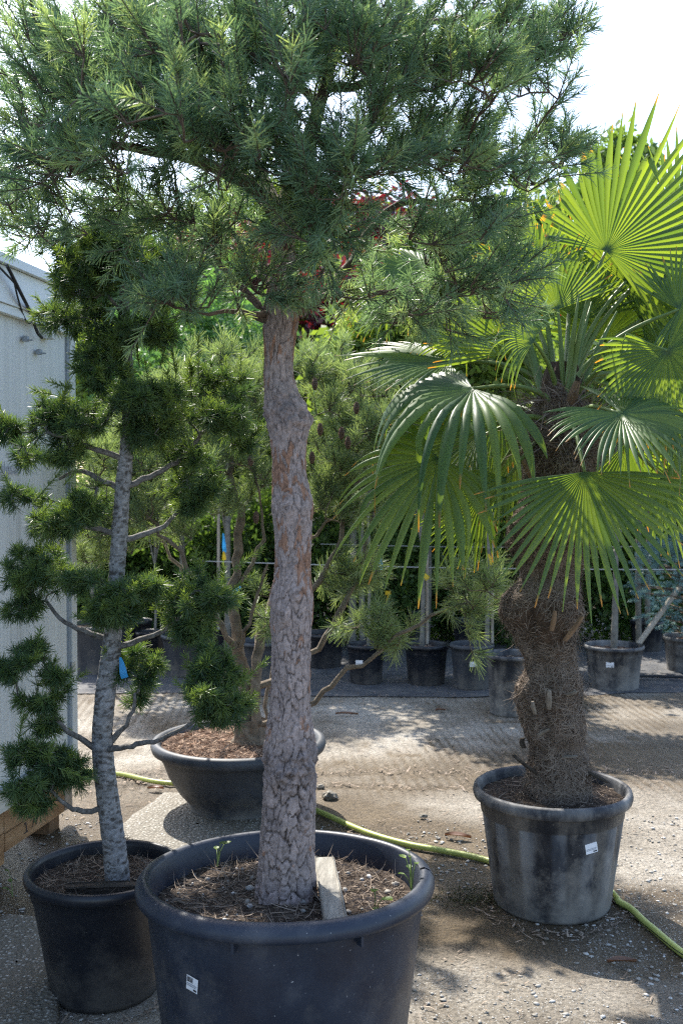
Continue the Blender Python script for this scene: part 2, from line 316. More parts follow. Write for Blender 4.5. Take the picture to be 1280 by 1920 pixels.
# ---- concrete yard
def concrete():
    m, n, l = base_nodes('concrete')
    out = node(n, 'ShaderNodeOutputMaterial'); bs = node(n, 'ShaderNodeBsdfPrincipled', Roughness=0.85)
    bs.inputs['Specular IOR Level'].default_value = 0.35
    tc = node(n, 'ShaderNodeTexCoord')
    n1 = node(n, 'ShaderNodeTexNoise', Scale=1.3, Detail=7.0, Roughness=0.62); l.new(tc.outputs['Object'], n1.inputs['Vector'])
    r1 = ramp(n, [(0.32, (0.18, 0.155, 0.12)), (0.47, (0.31, 0.275, 0.225)), (0.62, (0.43, 0.395, 0.34))]); l.new(n1.outputs['Fac'], r1.inputs[0])
    n2 = node(n, 'ShaderNodeTexNoise', Scale=70.0, Detail=5.0, Roughness=0.7); l.new(tc.outputs['Object'], n2.inputs['Vector'])
    r2 = ramp(n, [(0.30, (0.25, 0.235, 0.21)), (0.48, (0.85, 0.85, 0.85)), (0.60, (1.1, 1.1, 1.1)), (0.75, (1.5, 1.5, 1.5))]); l.new(n2.outputs['Fac'], r2.inputs[0])
    mv = node(n, 'ShaderNodeMix', data_type='RGBA', blend_type='MULTIPLY'); mv.inputs[0].default_value = 1; l.new(r1.outputs[0], mv.inputs[6]); l.new(r2.outputs[0], mv.inputs[7])
    # brown darkening: random damp, groove and joint dirt, placed patches (vertex attribute 'tip')
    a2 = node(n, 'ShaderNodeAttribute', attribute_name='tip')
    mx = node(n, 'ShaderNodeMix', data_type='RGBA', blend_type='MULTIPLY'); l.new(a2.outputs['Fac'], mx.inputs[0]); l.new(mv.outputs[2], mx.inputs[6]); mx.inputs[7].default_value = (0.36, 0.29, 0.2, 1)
    vo = node(n, 'ShaderNodeTexVoronoi', Scale=85.0); l.new(tc.outputs['Object'], vo.inputs['Vector'])
    rs = ramp(n, [(0.16, (1, 1, 1)), (0.24, (0, 0, 0))]); l.new(vo.outputs['Distance'], rs.inputs[0])
    a1 = node(n, 'ShaderNodeAttribute', attribute_name='rnd'); mm = node(n, 'ShaderNodeMath', operation='MULTIPLY'); l.new(rs.outputs[0], mm.inputs[0]); l.new(a1.outputs['Fac'], mm.inputs[1])
    ms = node(n, 'ShaderNodeMix', data_type='RGBA'); l.new(mm.outputs[0], ms.inputs[0]); l.new(mx.outputs[2], ms.inputs[6]); ms.inputs[7].default_value = (0.46, 0.45, 0.42, 1)
    l.new(ms.outputs[2], bs.inputs['Base Color'])
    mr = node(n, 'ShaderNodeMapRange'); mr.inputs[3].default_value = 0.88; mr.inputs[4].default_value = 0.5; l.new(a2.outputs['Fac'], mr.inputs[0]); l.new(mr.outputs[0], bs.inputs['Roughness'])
    nb = node(n, 'ShaderNodeTexNoise', Scale=45.0, Detail=8.0, Roughness=0.75); l.new(tc.outputs['Object'], nb.inputs['Vector'])
    bp = node(n, 'ShaderNodeBump', Strength=1.0, Distance=0.02); l.new(nb.outputs['Fac'], bp.inputs['Height']); l.new(bp.outputs[0], bs.inputs['Normal'])
    l.new(bs.outputs[0], out.inputs[0])
    return m
M['concrete'] = concrete()
def aggregate():
    m, n, l = base_nodes('aggregate')
    out = node(n, 'ShaderNodeOutputMaterial'); bs = node(n, 'ShaderNodeBsdfPrincipled', Roughness=0.8)
    tc = node(n, 'ShaderNodeTexCoord')
    vo = node(n, 'ShaderNodeTexVoronoi', Scale=70.0); l.new(tc.outputs['Object'], vo.inputs['Vector'])
    rs = ramp(n, [(0.2, (1, 1, 1)), (0.45, (0, 0, 0))]); l.new(vo.outputs['Distance'], rs.inputs[0])
    sx = node(n, 'ShaderNodeSeparateColor'); l.new(vo.outputs['Color'], sx.inputs[0])
    rc = ramp(n, [(0.0, (0.15, 0.14, 0.12)), (0.6, (0.33, 0.31, 0.27)), (1.0, (0.52, 0.51, 0.48))]); l.new(sx.outputs[0], rc.inputs[0])
    mx = node(n, 'ShaderNodeMix', data_type='RGBA'); l.new(rs.outputs[0], mx.inputs[0]); mx.inputs[6].default_value = (0.14, 0.125, 0.10, 1); l.new(rc.outputs[0], mx.inputs[7])
    l.new(mx.outputs[2], bs.inputs['Base Color'])
    bp = node(n, 'ShaderNodeBump', Strength=1.0, Distance=0.008, invert=True); l.new(vo.outputs['Distance'], bp.inputs['Height']); l.new(bp.outputs[0], bs.inputs['Normal'])
    l.new(bs.outputs[0], out.inputs[0])
    return m
M['aggregate'] = aggregate()

# ================================================================== SETTING
b = MB(); g = 600
b.add([[-g, -40, -0.03], [g, -40, -0.03], [g, g, -0.03], [-g, g, -0.03]], Q=[[0, 1, 2, 3]])
tag(b.build('ground', M['earth']), kind='structure')

# concrete yard: one displaced sheet with raked ribs, damp stains, placed brown patches and a joint
def yard():
    xs = np.arange(-3.2, 4.6, 0.0145); ys = np.concatenate([np.arange(-1.5, 1.8, 0.15), np.arange(1.8, 8.3, 0.034)])
    X, Y = np.meshgrid(xs, ys)
    z = 0.012 * (fbm(X * 1.1, Y * 1.1, 0, 4, 3) - 0.5) + 0.006 * (fbm(X * 9, Y * 9, 0, 3, 9) - 0.5)
    # ribs run away from the camera, a bit slanted
    rib = np.sin((X + 0.10 * Y + 0.02 * np.sin(Y * 1.3)) * 2 * np.pi / 0.058)
    zone = np.clip((Y - 5.15) / 0.3, 0, 1) * np.clip((8.0 - Y) / 0.4, 0, 1) * (0.35 + 0.65 * (fbm(X * 1.5, Y * 0.8, 0, 2, 21) > 0.45))
    z += 0.0045 * rib * zone * np.clip(fbm(X * 8, Y * 3, 0, 3, 23) * 2.4 - 0.6, 0, 1)
    # joint across the yard
    yj = 5.62 + 0.02 * np.sin(X * 5) + 0.015 * (fbm(X * 4, X * 0, 0, 3, 5) - 0.5)
    z -= 0.012 * np.exp(-((Y - yj) / 0.022) ** 2)
    yj2 = 5.38 - 0.05 * X + 0.05 * (fbm(X * 5, X * 0, 0, 3, 15) - 0.5)
    z -= 0.008 * np.exp(-((Y - yj2) / 0.02) ** 2) * (X < 1.2)
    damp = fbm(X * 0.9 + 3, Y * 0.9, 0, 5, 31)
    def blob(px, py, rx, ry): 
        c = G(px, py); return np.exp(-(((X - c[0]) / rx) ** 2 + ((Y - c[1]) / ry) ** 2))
    s = 1.0 * blob(1000, 1740, 0.8, 0.32) + 1.0 * blob(640, 1590, 0.75, 0.3) + 0.7 * blob(1140, 1420, 0.8, 0.35) + 1.2 * blob(60, 1600, 0.6, 0.7) + 0.7 * blob(1230, 1700, 0.5, 0.25) + 0.6 * blob(850, 1560, 0.5, 0.25) + 0.8 * blob(860, 1660, 0.5, 0.3) + 0.5 * blob(1000, 1330, 0.7, 0.5)  # soft darker brown patches set at chosen spots on the concrete
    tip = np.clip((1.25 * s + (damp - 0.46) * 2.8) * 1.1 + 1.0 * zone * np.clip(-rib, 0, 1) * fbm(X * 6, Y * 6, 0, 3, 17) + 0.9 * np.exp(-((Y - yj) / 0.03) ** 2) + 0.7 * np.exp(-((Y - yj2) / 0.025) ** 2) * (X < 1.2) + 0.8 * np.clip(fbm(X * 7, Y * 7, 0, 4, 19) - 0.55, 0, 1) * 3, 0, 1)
    agg = np.clip((4.9 - Y) * 1.1, 0, 1) * np.clip((fbm(X * 2, Y * 2, 0, 3, 41) - 0.32) * 5, 0, 1)
    z -= 0.0035
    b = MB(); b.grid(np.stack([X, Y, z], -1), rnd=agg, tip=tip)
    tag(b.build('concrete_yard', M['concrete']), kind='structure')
yard()

def slab(name, poly, th, seed):
    """broken exposed-aggregate slab with a rough rounded edge"""
    poly = np.array(poly); c = poly.mean(0)
    th_ = np.linspace(0, 2 * np.pi, 73)[:-1]
    pa = np.concatenate([poly, poly[:1]]); seg = np.linalg.norm(np.diff(pa, axis=0), axis=1); cs = np.concatenate([[0], np.cumsum(seg)])
    tt = np.linspace(0, cs[-1], 97)[:-1]; ex = np.interp(tt, cs, pa[:, 0]); ey = np.interp(tt, cs, pa[:, 1])
    rows = []
    for f, zz in ((1.03, -0.01), (1.0, th * 0.6), (0.97, th * 0.95), (0.85, th), (0.6, th), (0.3, th), (0.02, th)):
        jx = 0.018 * (vnoise(ex * 14, ey * 14, 0, seed) - 0.5) * (f > 0.5); jy = 0.018 * (vnoise(ex * 14, ey * 14, 5, seed) - 0.5) * (f > 0.5)
        rows.append(np.stack([c[0] + (ex - c[0]) * f + jx, c[1] + (ey - c[1]) * f + jy, zz + 0.006 * (vnoise(ex * f * 9, ey * f * 9, f, seed) - 0.5) * (zz > 0)], -1))
    b = MB(); b.grid(np.array(rows), closed=True)
    return tag(b.build(name, M['aggregate']), kind='structure')
slab('pavement_slab', [G(215, 1560)[:2], G(262, 1525)[:2], G(310, 1490)[:2], G(480, 1500)[:2], G(560, 1560)[:2], G(470, 1640)[:2], G(300, 1625)[:2]], 0.022, 3)
slab('pavement_slab', [G(-60, 1760)[:2], G(20, 1722)[:2], G(80, 1735)[:2], G(120, 1820)[:2], G(110, 1960)[:2], G(-80, 1980)[:2]], 0.03, 5)
# weed-control fabric at the back of the yard
xs = np.linspace(-4.5, 7, 120); ys = np.linspace(7.7, 13, 60); X, Y = np.meshgrid(xs, ys)
front = 7.75 + 0.35 * (fbm(xs * 0.8, xs * 0, 0, 3, 61) - 0.5)
Y = front[None] + (Y - 7.7) * 1.0
b = MB(); b.grid(np.stack([X, Y, 0.004 + 0.012 * (fbm(X * 3, Y * 3, 0, 4, 71) - 0.5)], -1)); tag(b.build('weed_mat', M['mat_fabric']), kind='structure')

# scattered aggregate stones, chips and needles on the yard
def ico(nv=None):
    t = (1 + 5 ** .5) / 2
    V = nrm(np.array([[-1, t, 0], [1, t, 0], [-1, -t, 0], [1, -t, 0], [0, -1, t], [0, 1, t], [0, -1, -t], [0, 1, -t], [t, 0, -1], [t, 0, 1], [-t, 0, -1], [-t, 0, 1]]))
    F = np.array([[0, 11, 5], [0, 5, 1], [0, 1, 7], [0, 7, 10], [0, 10, 11], [1, 5, 9], [5, 11, 4], [11, 10, 2], [10, 7, 6], [7, 1, 8], [3, 9, 4], [3, 4, 2], [3, 2, 6], [3, 6, 8], [3, 8, 9], [4, 9, 5], [2, 4, 11], [6, 2, 10], [8, 6, 7], [9, 8, 1]])
    return V, F
IV, IF = ico()
def stones(b, pos, size, flat=0.55):
    n = len(pos); jit = 1 + 0.35 * (rng.random((n, 12, 1)) - 0.5)
    sc = size[:, None] * np.stack([0.8 + 0.5 * rng.random(n), 0.6 + 0.4 * rng.random(n), flat * (0.7 + 0.6 * rng.random(n))], -1)
    V = IV[None] * jit * sc[:, None]
    a = rng.random(n) * 6.28; ca, sa = np.cos(a)[:, None], np.sin(a)[:, None]
    V = np.stack([V[..., 0] * ca - V[..., 1] * sa, V[..., 0] * sa + V[..., 1] * ca, V[..., 2]], -1) + pos[:, None]
    F = IF[None] + (np.arange(n) * 12)[:, None, None]
    b.add(V.reshape(-1, 3), T=F.reshape(-1, 3), rnd=np.repeat(rng.random(n) ** 2.6, 12))
def strips(b, p, d, L, wd, bend=0.15, seg=2, up=None):
    """n thin curved ribbons: p start, d dir, L length, wd width"""
    n = len(p); d = nrm(d)
    ref = nrm(rng.normal(size=(n, 3))) if up is None else np.broadcast_to(up, (n, 3))
    s = nrm(np.cross(d, ref)); cv = nrm(np.cross(d, s)) * (rng.normal(size=(n, 1)) * bend) + s * (rng.normal(size=(n, 1)) * bend)
    t = np.linspace(0, 1, seg + 1)
    c = p[:, None] + d[:, None] * (t[None, :, None] * L[:, None, None]) + cv[:, None] * (t ** 2)[None, :, None] * L[:, None, None]
    wdt = wd[:, None] * (1 - 0.75 * t ** 3)[None]
    V = np.stack([c - s[:, None] * wdt[..., None] / 2, c + s[:, None] * wdt[..., None] / 2], 2)   # n,seg+1,2,3
    base = (np.arange(n) * (seg + 1) * 2)[:, None]
    q0 = np.concatenate([base + 2 * k + np.array([[0, 1, 3, 2]]) for k in range(seg)], 0)
    r = rng.random(n)
    b.add(V.reshape(-1, 3), Q=q0, rnd=np.repeat(r, (seg + 1) * 2), tip=np.tile(np.repeat(t, 2), n))
b = MB()
n = 9000
xy = np.stack([rng.uniform(-1.9, 2.2, n), 2.3 + 2.6 * rng.random(n) ** 1.2], -1)
keep = fbm(xy[:, 0] * 2, xy[:, 1] * 2, 0, 3, 41) > 0.40
xy = xy[keep]; sz = 0.0025 + 0.0085 * rng.random(len(xy)) ** 3
stones(b, np.c_[xy, -0.0005 + 0 * sz], sz, 0.4)
tag(b.build('gravel', M['pebble']), 'pale loose pebbles strewn over the concrete yard', 'gravel', kind='stuff')
b = MB(); n = 12500
xy = np.stack([rng.uniform(-2.2, 3.2, n), rng.uniform(2.4, 9.6, n)], -1)
dens = fbm(xy[:, 0] * 1.5, xy[:, 1] * 1.5, 0, 4, 52); xy = xy[dens > 0.44]; n = len(xy)
a = rng.random(n) * 6.28
strips(b, np.c_[xy, np.full(n, 0.006)], np.stack([np.cos(a), np.sin(a), 0.1 * rng.random(n)], -1), 0.01 + 0.045 * rng.random(n) ** 2, 0.0018 + 0.006 * rng.random(n) ** 3, 0.25, 2, up=np.array([0, 0, 1.0]))
n = 1500; x = rng.uniform(-2.0, 3.2, n); k = rng.random(n) < 0.6
y = np.where(k, 5.62 + 0.02 * np.sin(x * 5), 5.38 - 0.05 * x) + 0.035 * rng.normal(size=n); y = np.where(rng.random(n) < 0.35, 7.72 + 0.12 * rng.normal(size=n), y); a = rng.random(n) * 6.28
strips(b, np.c_[x, y, np.full(n, 0.006)], np.stack([np.cos(a), np.sin(a), 0.15 * rng.random(n)], -1), 0.01 + 0.05 * rng.random(n) ** 2, 0.003 + 0.008 * rng.random(n) ** 2, 0.25, 2, up=np.array([0, 0, 1.0]))
for px_, py_, r_p in ((1034, 1697, 0.24), (448, 1519, 0.27), (197, 1861, 0.19)):
    c_ = G(px_, py_); n = 260; t_ = rng.random(n) * 6.28; q_ = r_p + np.abs(rng.normal(size=n)) * 0.05; a = rng.random(n) * 6.28
    strips(b, np.stack([c_[0] + q_ * np.cos(t_), c_[1] + q_ * np.sin(t_), np.full(n, 0.007)], -1), np.stack([np.cos(a), np.sin(a), 0.15 * rng.random(n)], -1), 0.01 + 0.04 * rng.random(n) ** 2, 0.003 + 0.006 * rng.random(n) ** 2, 0.25, 2, up=np.array([0, 0, 1.0]))
tag(b.build('plant_litter', M['litter']), 'brown dry needles and bark bits strewn over the yard', 'litter', kind='stuff')

# ================================================================== SITE CONTAINER (left)
def container():
    far = G(146, 1541); dirw = nrm(np.array([0.19, 1.0, 0])); nr = np.array([dirw[1], -dirw[0], 0])   # nr: wall normal (towards +x,-y)
    far = np.array([far[0], far[1], 0])
    def W(s, z, o=0.0):   # s metres towards the camera from the far corner, z height, o out of the wall
        return far - dirw * s + nr * o + np.array([0, 0, z])
    def wbox(b, s0, s1, z0, z1, o0, o1, rnd=0):
        V = np.array([W(s, z, o) for s in (s0, s1) for o in (o0, o1) for z in (z0, z1)])
        b.add(V, Q=[[0, 1, 3, 2], [4, 6, 7, 5], [0, 4, 5, 1], [2, 3, 7, 6], [0, 2, 6, 4], [1, 5, 7, 3]], rnd=rnd)
    root = thing('site_container', W(2, 0, -1), 'pale blue white site container with cables raised on timber boards', 'container')
    rl = np.array(root.location)
    def fin(b, name, mat, par=None, smooth=False):
        o = b.build(name, mat, root if par is None else par, smooth, org=rl); return o
    zp0, zp1 = 0.355, 2.34
    # wall: shallow ribbed sheet
    b = MB(); ss = np.arange(0.07, 4.0, 0.012); zz = np.array([zp0, 1.0, 1.7, zp1])
    rib = 0.0016 * (np.mod(ss, 0.06) < 0.012)
    V = np.array([[W(s, z, -0.012 - r) for s, r in zip(ss, rib)] for z in zz]); b.grid(V)
    wall = fin(b, 'wall_panel', M['panel'])
    b = MB(); wbox(b, 0.0, 0.052, zp0 - 0.09, zp1, -2.3, 0.004); fin(b, 'corner_post', M['panel'])
    b = MB(); wbox(b, 0.053, 0.070, zp0, zp1, -0.03, -0.002); fin(b, 'corner_seal', M['grey_metal'])
    b = MB(); wbox(b, 0.053, 4.0, zp0 - 0.09, zp0 - 0.002, -2.3, 0.002); fin(b, 'base_rail', M['frame_base'])
    b = MB(); wbox(b, 0.072, 4.0, zp0 + 0.0, zp0 + 0.012, -0.02, 0.012); fin(b, 'drip_strip', M['grey_metal'])
    b = MB(); wbox(b, -0.03, 4.0, zp1 + 0.002, zp1 + 0.15, -2.35, 0.03); fin(b, 'roof_fascia', M['fascia'])
    b = MB(); wbox(b, -0.06, 4.0, zp1 + 0.153, zp1 + 0.19, -2.4, 0.055); fin(b, 'roof_edge', M['fascia'])
    b = MB(); wbox(b, 0.08, 4.0, zp1 - 0.035, zp1 + 0.0, -0.011, 0.02); fin(b, 'roof_trim', M['fascia'])
    # timber skirt boards with grooves
    def board(s0, s1, z0, z1, o=-0.03):
        b = MB(); n = int((z1 - z0) / 0.0065); zs = np.linspace(z0, z1, n * 2 + 1)
        off = np.where(np.arange(len(zs)) % 2 == 0, 0.0, -0.0032)
        V = np.array([[W(s, z, o + q) for s in np.linspace(s0, s1, 6)] for z, q in zip(zs, off)]); b.grid(V)
        for s in (s0, s1):
            V = np.array([[W(s, z, o + q), W(s, z, o - 0.025)] for z, q in zip(zs, off)]); b.grid(V)
        for z in (z0, z1):
            b.add([W(s0, z, o), W(s1, z, o), W(s1, z, o - 0.025), W(s0, z, o - 0.025)], Q=[[0, 1, 2, 3]])
        fin(b, 'deck_board', M['deck'])
    board(0.075, 0.62, 0.155, 0.262); board(0.075, 0.62, 0.075, 0.150, -0.028)
    board(0.626, 1.5, 0.16, 0.262); board(0.626, 1.5, 0.03, 0.155, -0.029)
    b = MB(); wbox(b, 0.0, 0.07, 0.075, 0.268, -0.06, -0.026); fin(b, 'end_board', M['stake'])
    for s in (0.09, 0.63, 1.35):
        b = MB(); wbox(b, s, s + 0.10, -0.01, 0.073 if s < 0.3 else 0.028, -0.16, -0.05); fin(b, 'support_block', M['block'])
    # dark underside boards further in, so the crawl space closes
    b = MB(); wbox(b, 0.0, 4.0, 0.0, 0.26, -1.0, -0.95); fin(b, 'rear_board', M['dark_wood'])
    # scribble on the board
    def wl(b, pts, wdt):
        for (s0, z0), (s1, z1) in zip(pts[:-1], pts[1:]):
            dv = np.array([s1 - s0, z1 - z0]); pv = np.array([-dv[1], dv[0]]) / np.linalg.norm(dv) * wdt / 2
            b.add([W(s0 + pv[0], z0 + pv[1], -0.0262), W(s0 - pv[0], z0 - pv[1], -0.0262), W(s1 - pv[0], z1 - pv[1], -0.0262), W(s1 + pv[0], z1 + pv[1], -0.0262)], Q=[[0, 1, 2, 3]])
    z0 = 0.10; s0 = 0.46; b = MB()
    wl(b, [(s0, z0 + .035), (s0 - .012, z0 + .045), (s0 - .02, z0)], 0.006); wl(b, [(s0 + .004, z0), (s0 - .03, z0 + .001)], 0.005); fin(b, 'pen_mark', M['ink']); b = MB()
    wl(b, [(s0 - .07, z0), (s0 - .085, z0 + .04), (s0 - .105, z0 + .005), (s0 - .12, z0 + .042)], 0.006); fin(b, 'pen_mark', M['ink']); b = MB()
    wl(b, [(s0 - .15, z0 + .036), (s0 - .17, z0 + .03), (s0 - .19, z0 + .045)], 0.005); fin(b, 'pen_mark', M['ink'])
    # cables, brackets
    def wpt(px, py, o):
        # pixel -> wall point
        d = ray(px, py); c0 = np.array([0, 0, CAMH]); p0 = W(0, 0, o)
        t = np.dot(p0 - c0, nr) / np.dot(d, nr); return c0 + d * t
    def smooth(pts, k=8):
        pts = np.array(pts); t = np.arange(len(pts)); tt = np.linspace(0, len(pts) - 1, (len(pts) - 1) * k + 1)
        out = []
        for x in tt:
            i = min(int(x), len(pts) - 2); f = x - i
            p0, p1, p2, p3 = pts[max(i - 1, 0)], pts[i], pts[i + 1], pts[min(i + 2, len(pts) - 1)]
            out.append(0.5 * ((2 * p1) + (-p0 + p2) * f + (2 * p0 - 5 * p1 + 4 * p2 - p3) * f * f + (-p0 + 3 * p1 - 3 * p2 + p3) * f ** 3))
        return np.array(out)
    globals()['smooth'] = smooth
    for pts, r in (([(14, 498, .07), (30, 530, .065), (45, 560, .06), (60, 590, .02), (66, 610, .018), (72, 625, .02), (79, 633, .02)], 0.0075),
                   ([(-20, 480, .07), (10, 512, .065), (32, 536, .06), (46, 562, .055)], 0.0045),
                   ([(16, 500, .07), (26, 525, .066), (34, 558, .05), (42, 585, .02), (50, 602, .02), (58, 606, .02), (62, 600, .02)], 0.004)):
        b = MB(); b.tube(smooth([wpt(*q) for q in pts]), r, 7); fin(b, 'cable', M['black_rubber'], smooth=True)
    b = MB(); p = wpt(90, 628, 0.01); b.box(p, (0.055, 0.05, 0.035)); fin(b, 'junction_box', M['panel'])
    for px, py in ((49, 635), (74, 660)):
        b = MB(); p = wpt(px, py, 0.005); b.box(p, (0.02, 0.03, 0.022)); b.box(p + nr * 0.015 + np.array([0, 0, -0.006]), (0.03, 0.012, 0.006)); fin(b, 'bracket', M['grey_metal'])
    b = MB(); p = wpt(139, 1250, 0.014); b.box(p, (0.012, 0.02, 0.045)); fin(b, 'latch', M['frame_base'])
    # lettering on the wall (only the end of the name shows at the picture edge)
    cu = bpy.data.curves.new('lettering', 'FONT'); cu.body = 'edesco'; cu.size = 0.072; cu.extrude = 0.0006
    to = bpy.data.objects.new('lettering_curve', cu); COL.objects.link(to)
    dg = bpy.context.evaluated_depsgraph_get(); me = bpy.data.meshes.new_from_object(to.evaluated_get(dg)); bpy.data.objects.remove(to)
    lo = bpy.data.objects.new('lettering', me); COL.objects.link(lo); me.materials.append(M['ink_grey'])
    Mx = Matrix.Identity(4)
    ex = Vector(dirw); ez = Vector((0, 0, 1)); en = Vector(nr)
    for i, c in enumerate((ex, ez, en)): 
        for j in range(3): Mx[j][i] = c[j]
    Mx.translation = Vector(wpt(-6, 888, 0.0)); 
    me.transform(Matrix.Translation(-Vector(rl)) @ Mx); lo.parent = root
    for py0, py1, px1 in ((896, 899, 20), (911, 913, 16), (921, 923.5, 26), (934, 935.2, 24)):
        b = MB(); q = [wpt(-20, py0, 0.0), wpt(px1, py0, 0.0), wpt(px1, py1, 0.0), wpt(-20, py1, 0.0)]; b.add(q, Q=[[0, 1, 2, 3]]); fin(b, 'printed_rule', M['ink_grey'])
container()

# ================================================================== POTS
def lathe(b, prof, n=96, c=(0, 0, 0), mod=None, M3=None, rnd=0):
    th = np.arange(n) * 2 * np.pi / n
    prof = np.array(prof, float); V = np.zeros((len(prof), n, 3))
    for i, (r, z) in enumerate(prof):
        rr = np.full(n, r)
        if mod is not None: rr = rr + mod(i, th, z)
        V[i] = np.stack([rr * np.cos(th), rr * np.sin(th), np.full(n, z)], -1)
    if M3 is not None: V = V @ np.array(M3).T
    b.grid(V + np.asarray(c), closed=True, rnd=rnd)
def round_rim(R0, z, wd, h, k=7):
    """rolled rim cross-section, outer then over the top to the inside"""
    a = np.linspace(-0.5 * np.pi, 1.0 * np.pi, k)
    return [(R0 - wd / 2 + wd / 2 * math.cos(t), z - h / 2 + h / 2 * math.sin(t)) for t in a]
def soil_mesh(b, Rr, z, amp, seed, hump=0.0):
    rr = np.linspace(0.001, 1, 26) * Rr; th = np.arange(72) * 2 * np.pi / 72
    A, T = np.meshgrid(rr, th, indexing='ij'); X, Y = A * np.cos(T), A * np.sin(T)
    Z = z + amp * (fbm(X * 9, Y * 9, 0, 4, seed) - 0.5) * 2 + amp * 0.6 * (fbm(X * 45, Y * 45, 0, 2, seed + 3) - 0.5) + hump * np.exp(-(A / (Rr * 0.5)) ** 2)
    b.grid(np.stack([X, Y, Z], -1), closed=True)
    return lambda x, y: z + amp * (fbm(x * 9, y * 9, 0, 4, seed) - 0.5) * 2 + amp * 0.6 * (fbm(x * 45, y * 45, 0, 2, seed + 3) - 0.5) + hump * np.exp(-(np.hypot(x, y) / (Rr * 0.5)) ** 2)
def litter_on(b, Rr, hf, n, L=(0.015, 0.07), wd=(0.001, 0.0035), bend=0.35, lift=0.35):
    r = Rr * 0.985 * np.sqrt(rng.random(n)); t = rng.random(n) * 6.283
    x, y = r * np.cos(t), r * np.sin(t); a = rng.random(n) * 6.283
    L_ = L[0] + (L[1] - L[0]) * rng.random(n) ** 2.2; L_ = np.minimum(L_, np.maximum(0.01, (Rr - r) + 0.02))
    strips(b, np.stack([x, y, hf(x, y) + 0.002], -1), np.stack([np.cos(a), np.sin(a), lift * (rng.random(n) - 0.35)], -1), L_, wd[0] + (wd[1] - wd[0]) * rng.random(n) ** 2, bend, 3)
def make_pot(name, label, c, prof_out, rim, soil, mat, soilmat, littermat, nlit, mod=None, cat='plant pot', group=None, n=96, rot=None, amp=0.012, hump=0.0, inner_r=None, litw=(0.001, 0.0035)):
    """prof_out: (r,z) bottom->rim foot; rim=(R,z,wd,h); soil=z level"""
    root = thing(name, c, label, cat, group)
    if rot is not None: root.rotation_euler = rot
    Rr, zr, wd, h = rim
    ri = Rr - wd
    prof = list(prof_out) + round_rim(Rr, zr, wd, h) + [(ri - 0.004, soil - 0.03)]
    b = MB(); np_ = len(prof_out)
    lathe(b, [(0.01, prof_out[0][1])] + prof, n, mod=(None if mod is None else (lambda i, th, z: mod(th, z) if 1 <= i <= np_ else 0 * th)))
    b.build('pot_body', mat, root)
    b = MB(); hf = soil_mesh(b, ri - 0.001, soil, amp, int(Rr * 1000), hump); so_ = b.build('soil', soilmat, root)
    if nlit:
        b = MB(); litter_on(b, ri - 0.01, hf, nlit, wd=litw); tag(b.build('needle_litter', littermat, so_), kind='stuff')
    return root, hf

def sticker(parent, ctr, ex, ez, w, h, bars=True):
    ctr = np.asarray(ctr); ex = nrm(ex); ez = nrm(ez); nn = nrm(np.cross(ex, ez))
    q = lambda x0, x1, z0, z1, o: [ctr + ex * x0 + ez * z0 + nn * o, ctr + ex * x1 + ez * z0 + nn * o, ctr + ex * x1 + ez * z1 + nn * o, ctr + ex * x0 + ez * z1 + nn * o]
    b = MB(); b.add(q(-w / 2, w / 2, -h / 2, h / 2, 0), Q=[[0, 1, 2, 3]]); lab = b.build('price_label', M['white_paper'], parent, False)
    b = MB()
    if bars:
        x = -w * 0.44; r_ = random.Random(3)
        while x < w * 0.06:
            bw = w * r_.choice([0.012, 0.02, 0.03]); b.add(q(x, x + bw, h * 0.06, h * 0.42, 0.0006), Q=[[0, 1, 2, 3]]); x += bw + w * r_.choice([0.012, 0.02])
        b.build('barcode', M['ink'], lab, False); b = MB()
    for i, (z, x1) in enumerate(((-0.08, 0.42), (-0.2, 0.36))):
        b.add(q(-w * 0.44, w * x1, h * z, h * (z + 0.06), 0.0006), Q=[[0, 1, 2, 3]])
    b.build('print_lines', M['ink_grey'], lab, False); b = MB()
    b.add(q(w * 0.12, w * 0.42, -h * 0.42, -h * 0.29, 0.0006), Q=[[0, 1, 2, 3]]); b.build('price_print', M['ink'], lab, False)

# -- big tub of the pine
PD = 2.6
pc = P(535, 1657, PD); pinepot_c = np.array([pc[0], PD, 0.0]); PZ = 0.598
RP = 0.386
prof = [(0.285, 0.0), (0.292, 0.02), (0.352, 0.50), (0.356, 0.548)]
def rim_tub(R0, z): 
    return
tub = thing('plant_pot', pinepot_c, 'large round navy black tub holding the tall pine, white barcode label on its side', 'plant pot')
tub.rotation_euler = (R(-2.4), 0, 0)
b = MB()
lathe(b, [(0.01, 0.0)] + prof + [(0.358, 0.556), (0.374, 0.553), (0.383, 0.556), (0.386, 0.566), (0.384, 0.578), (0.374, 0.592), (0.362, 0.598), (0.352, 0.596), (0.346, 0.588), (0.338, 0.54), (0.330, 0.47)], 128,
      mod=lambda i, th, z: (0.0012 * np.sin(z * 140) if False else 0) + 0.004 * np.sin(2 * th + 0.6) + 0.002 * np.sin(5 * th))
tub_body = b.build('pot_body', M['pot'], tub)
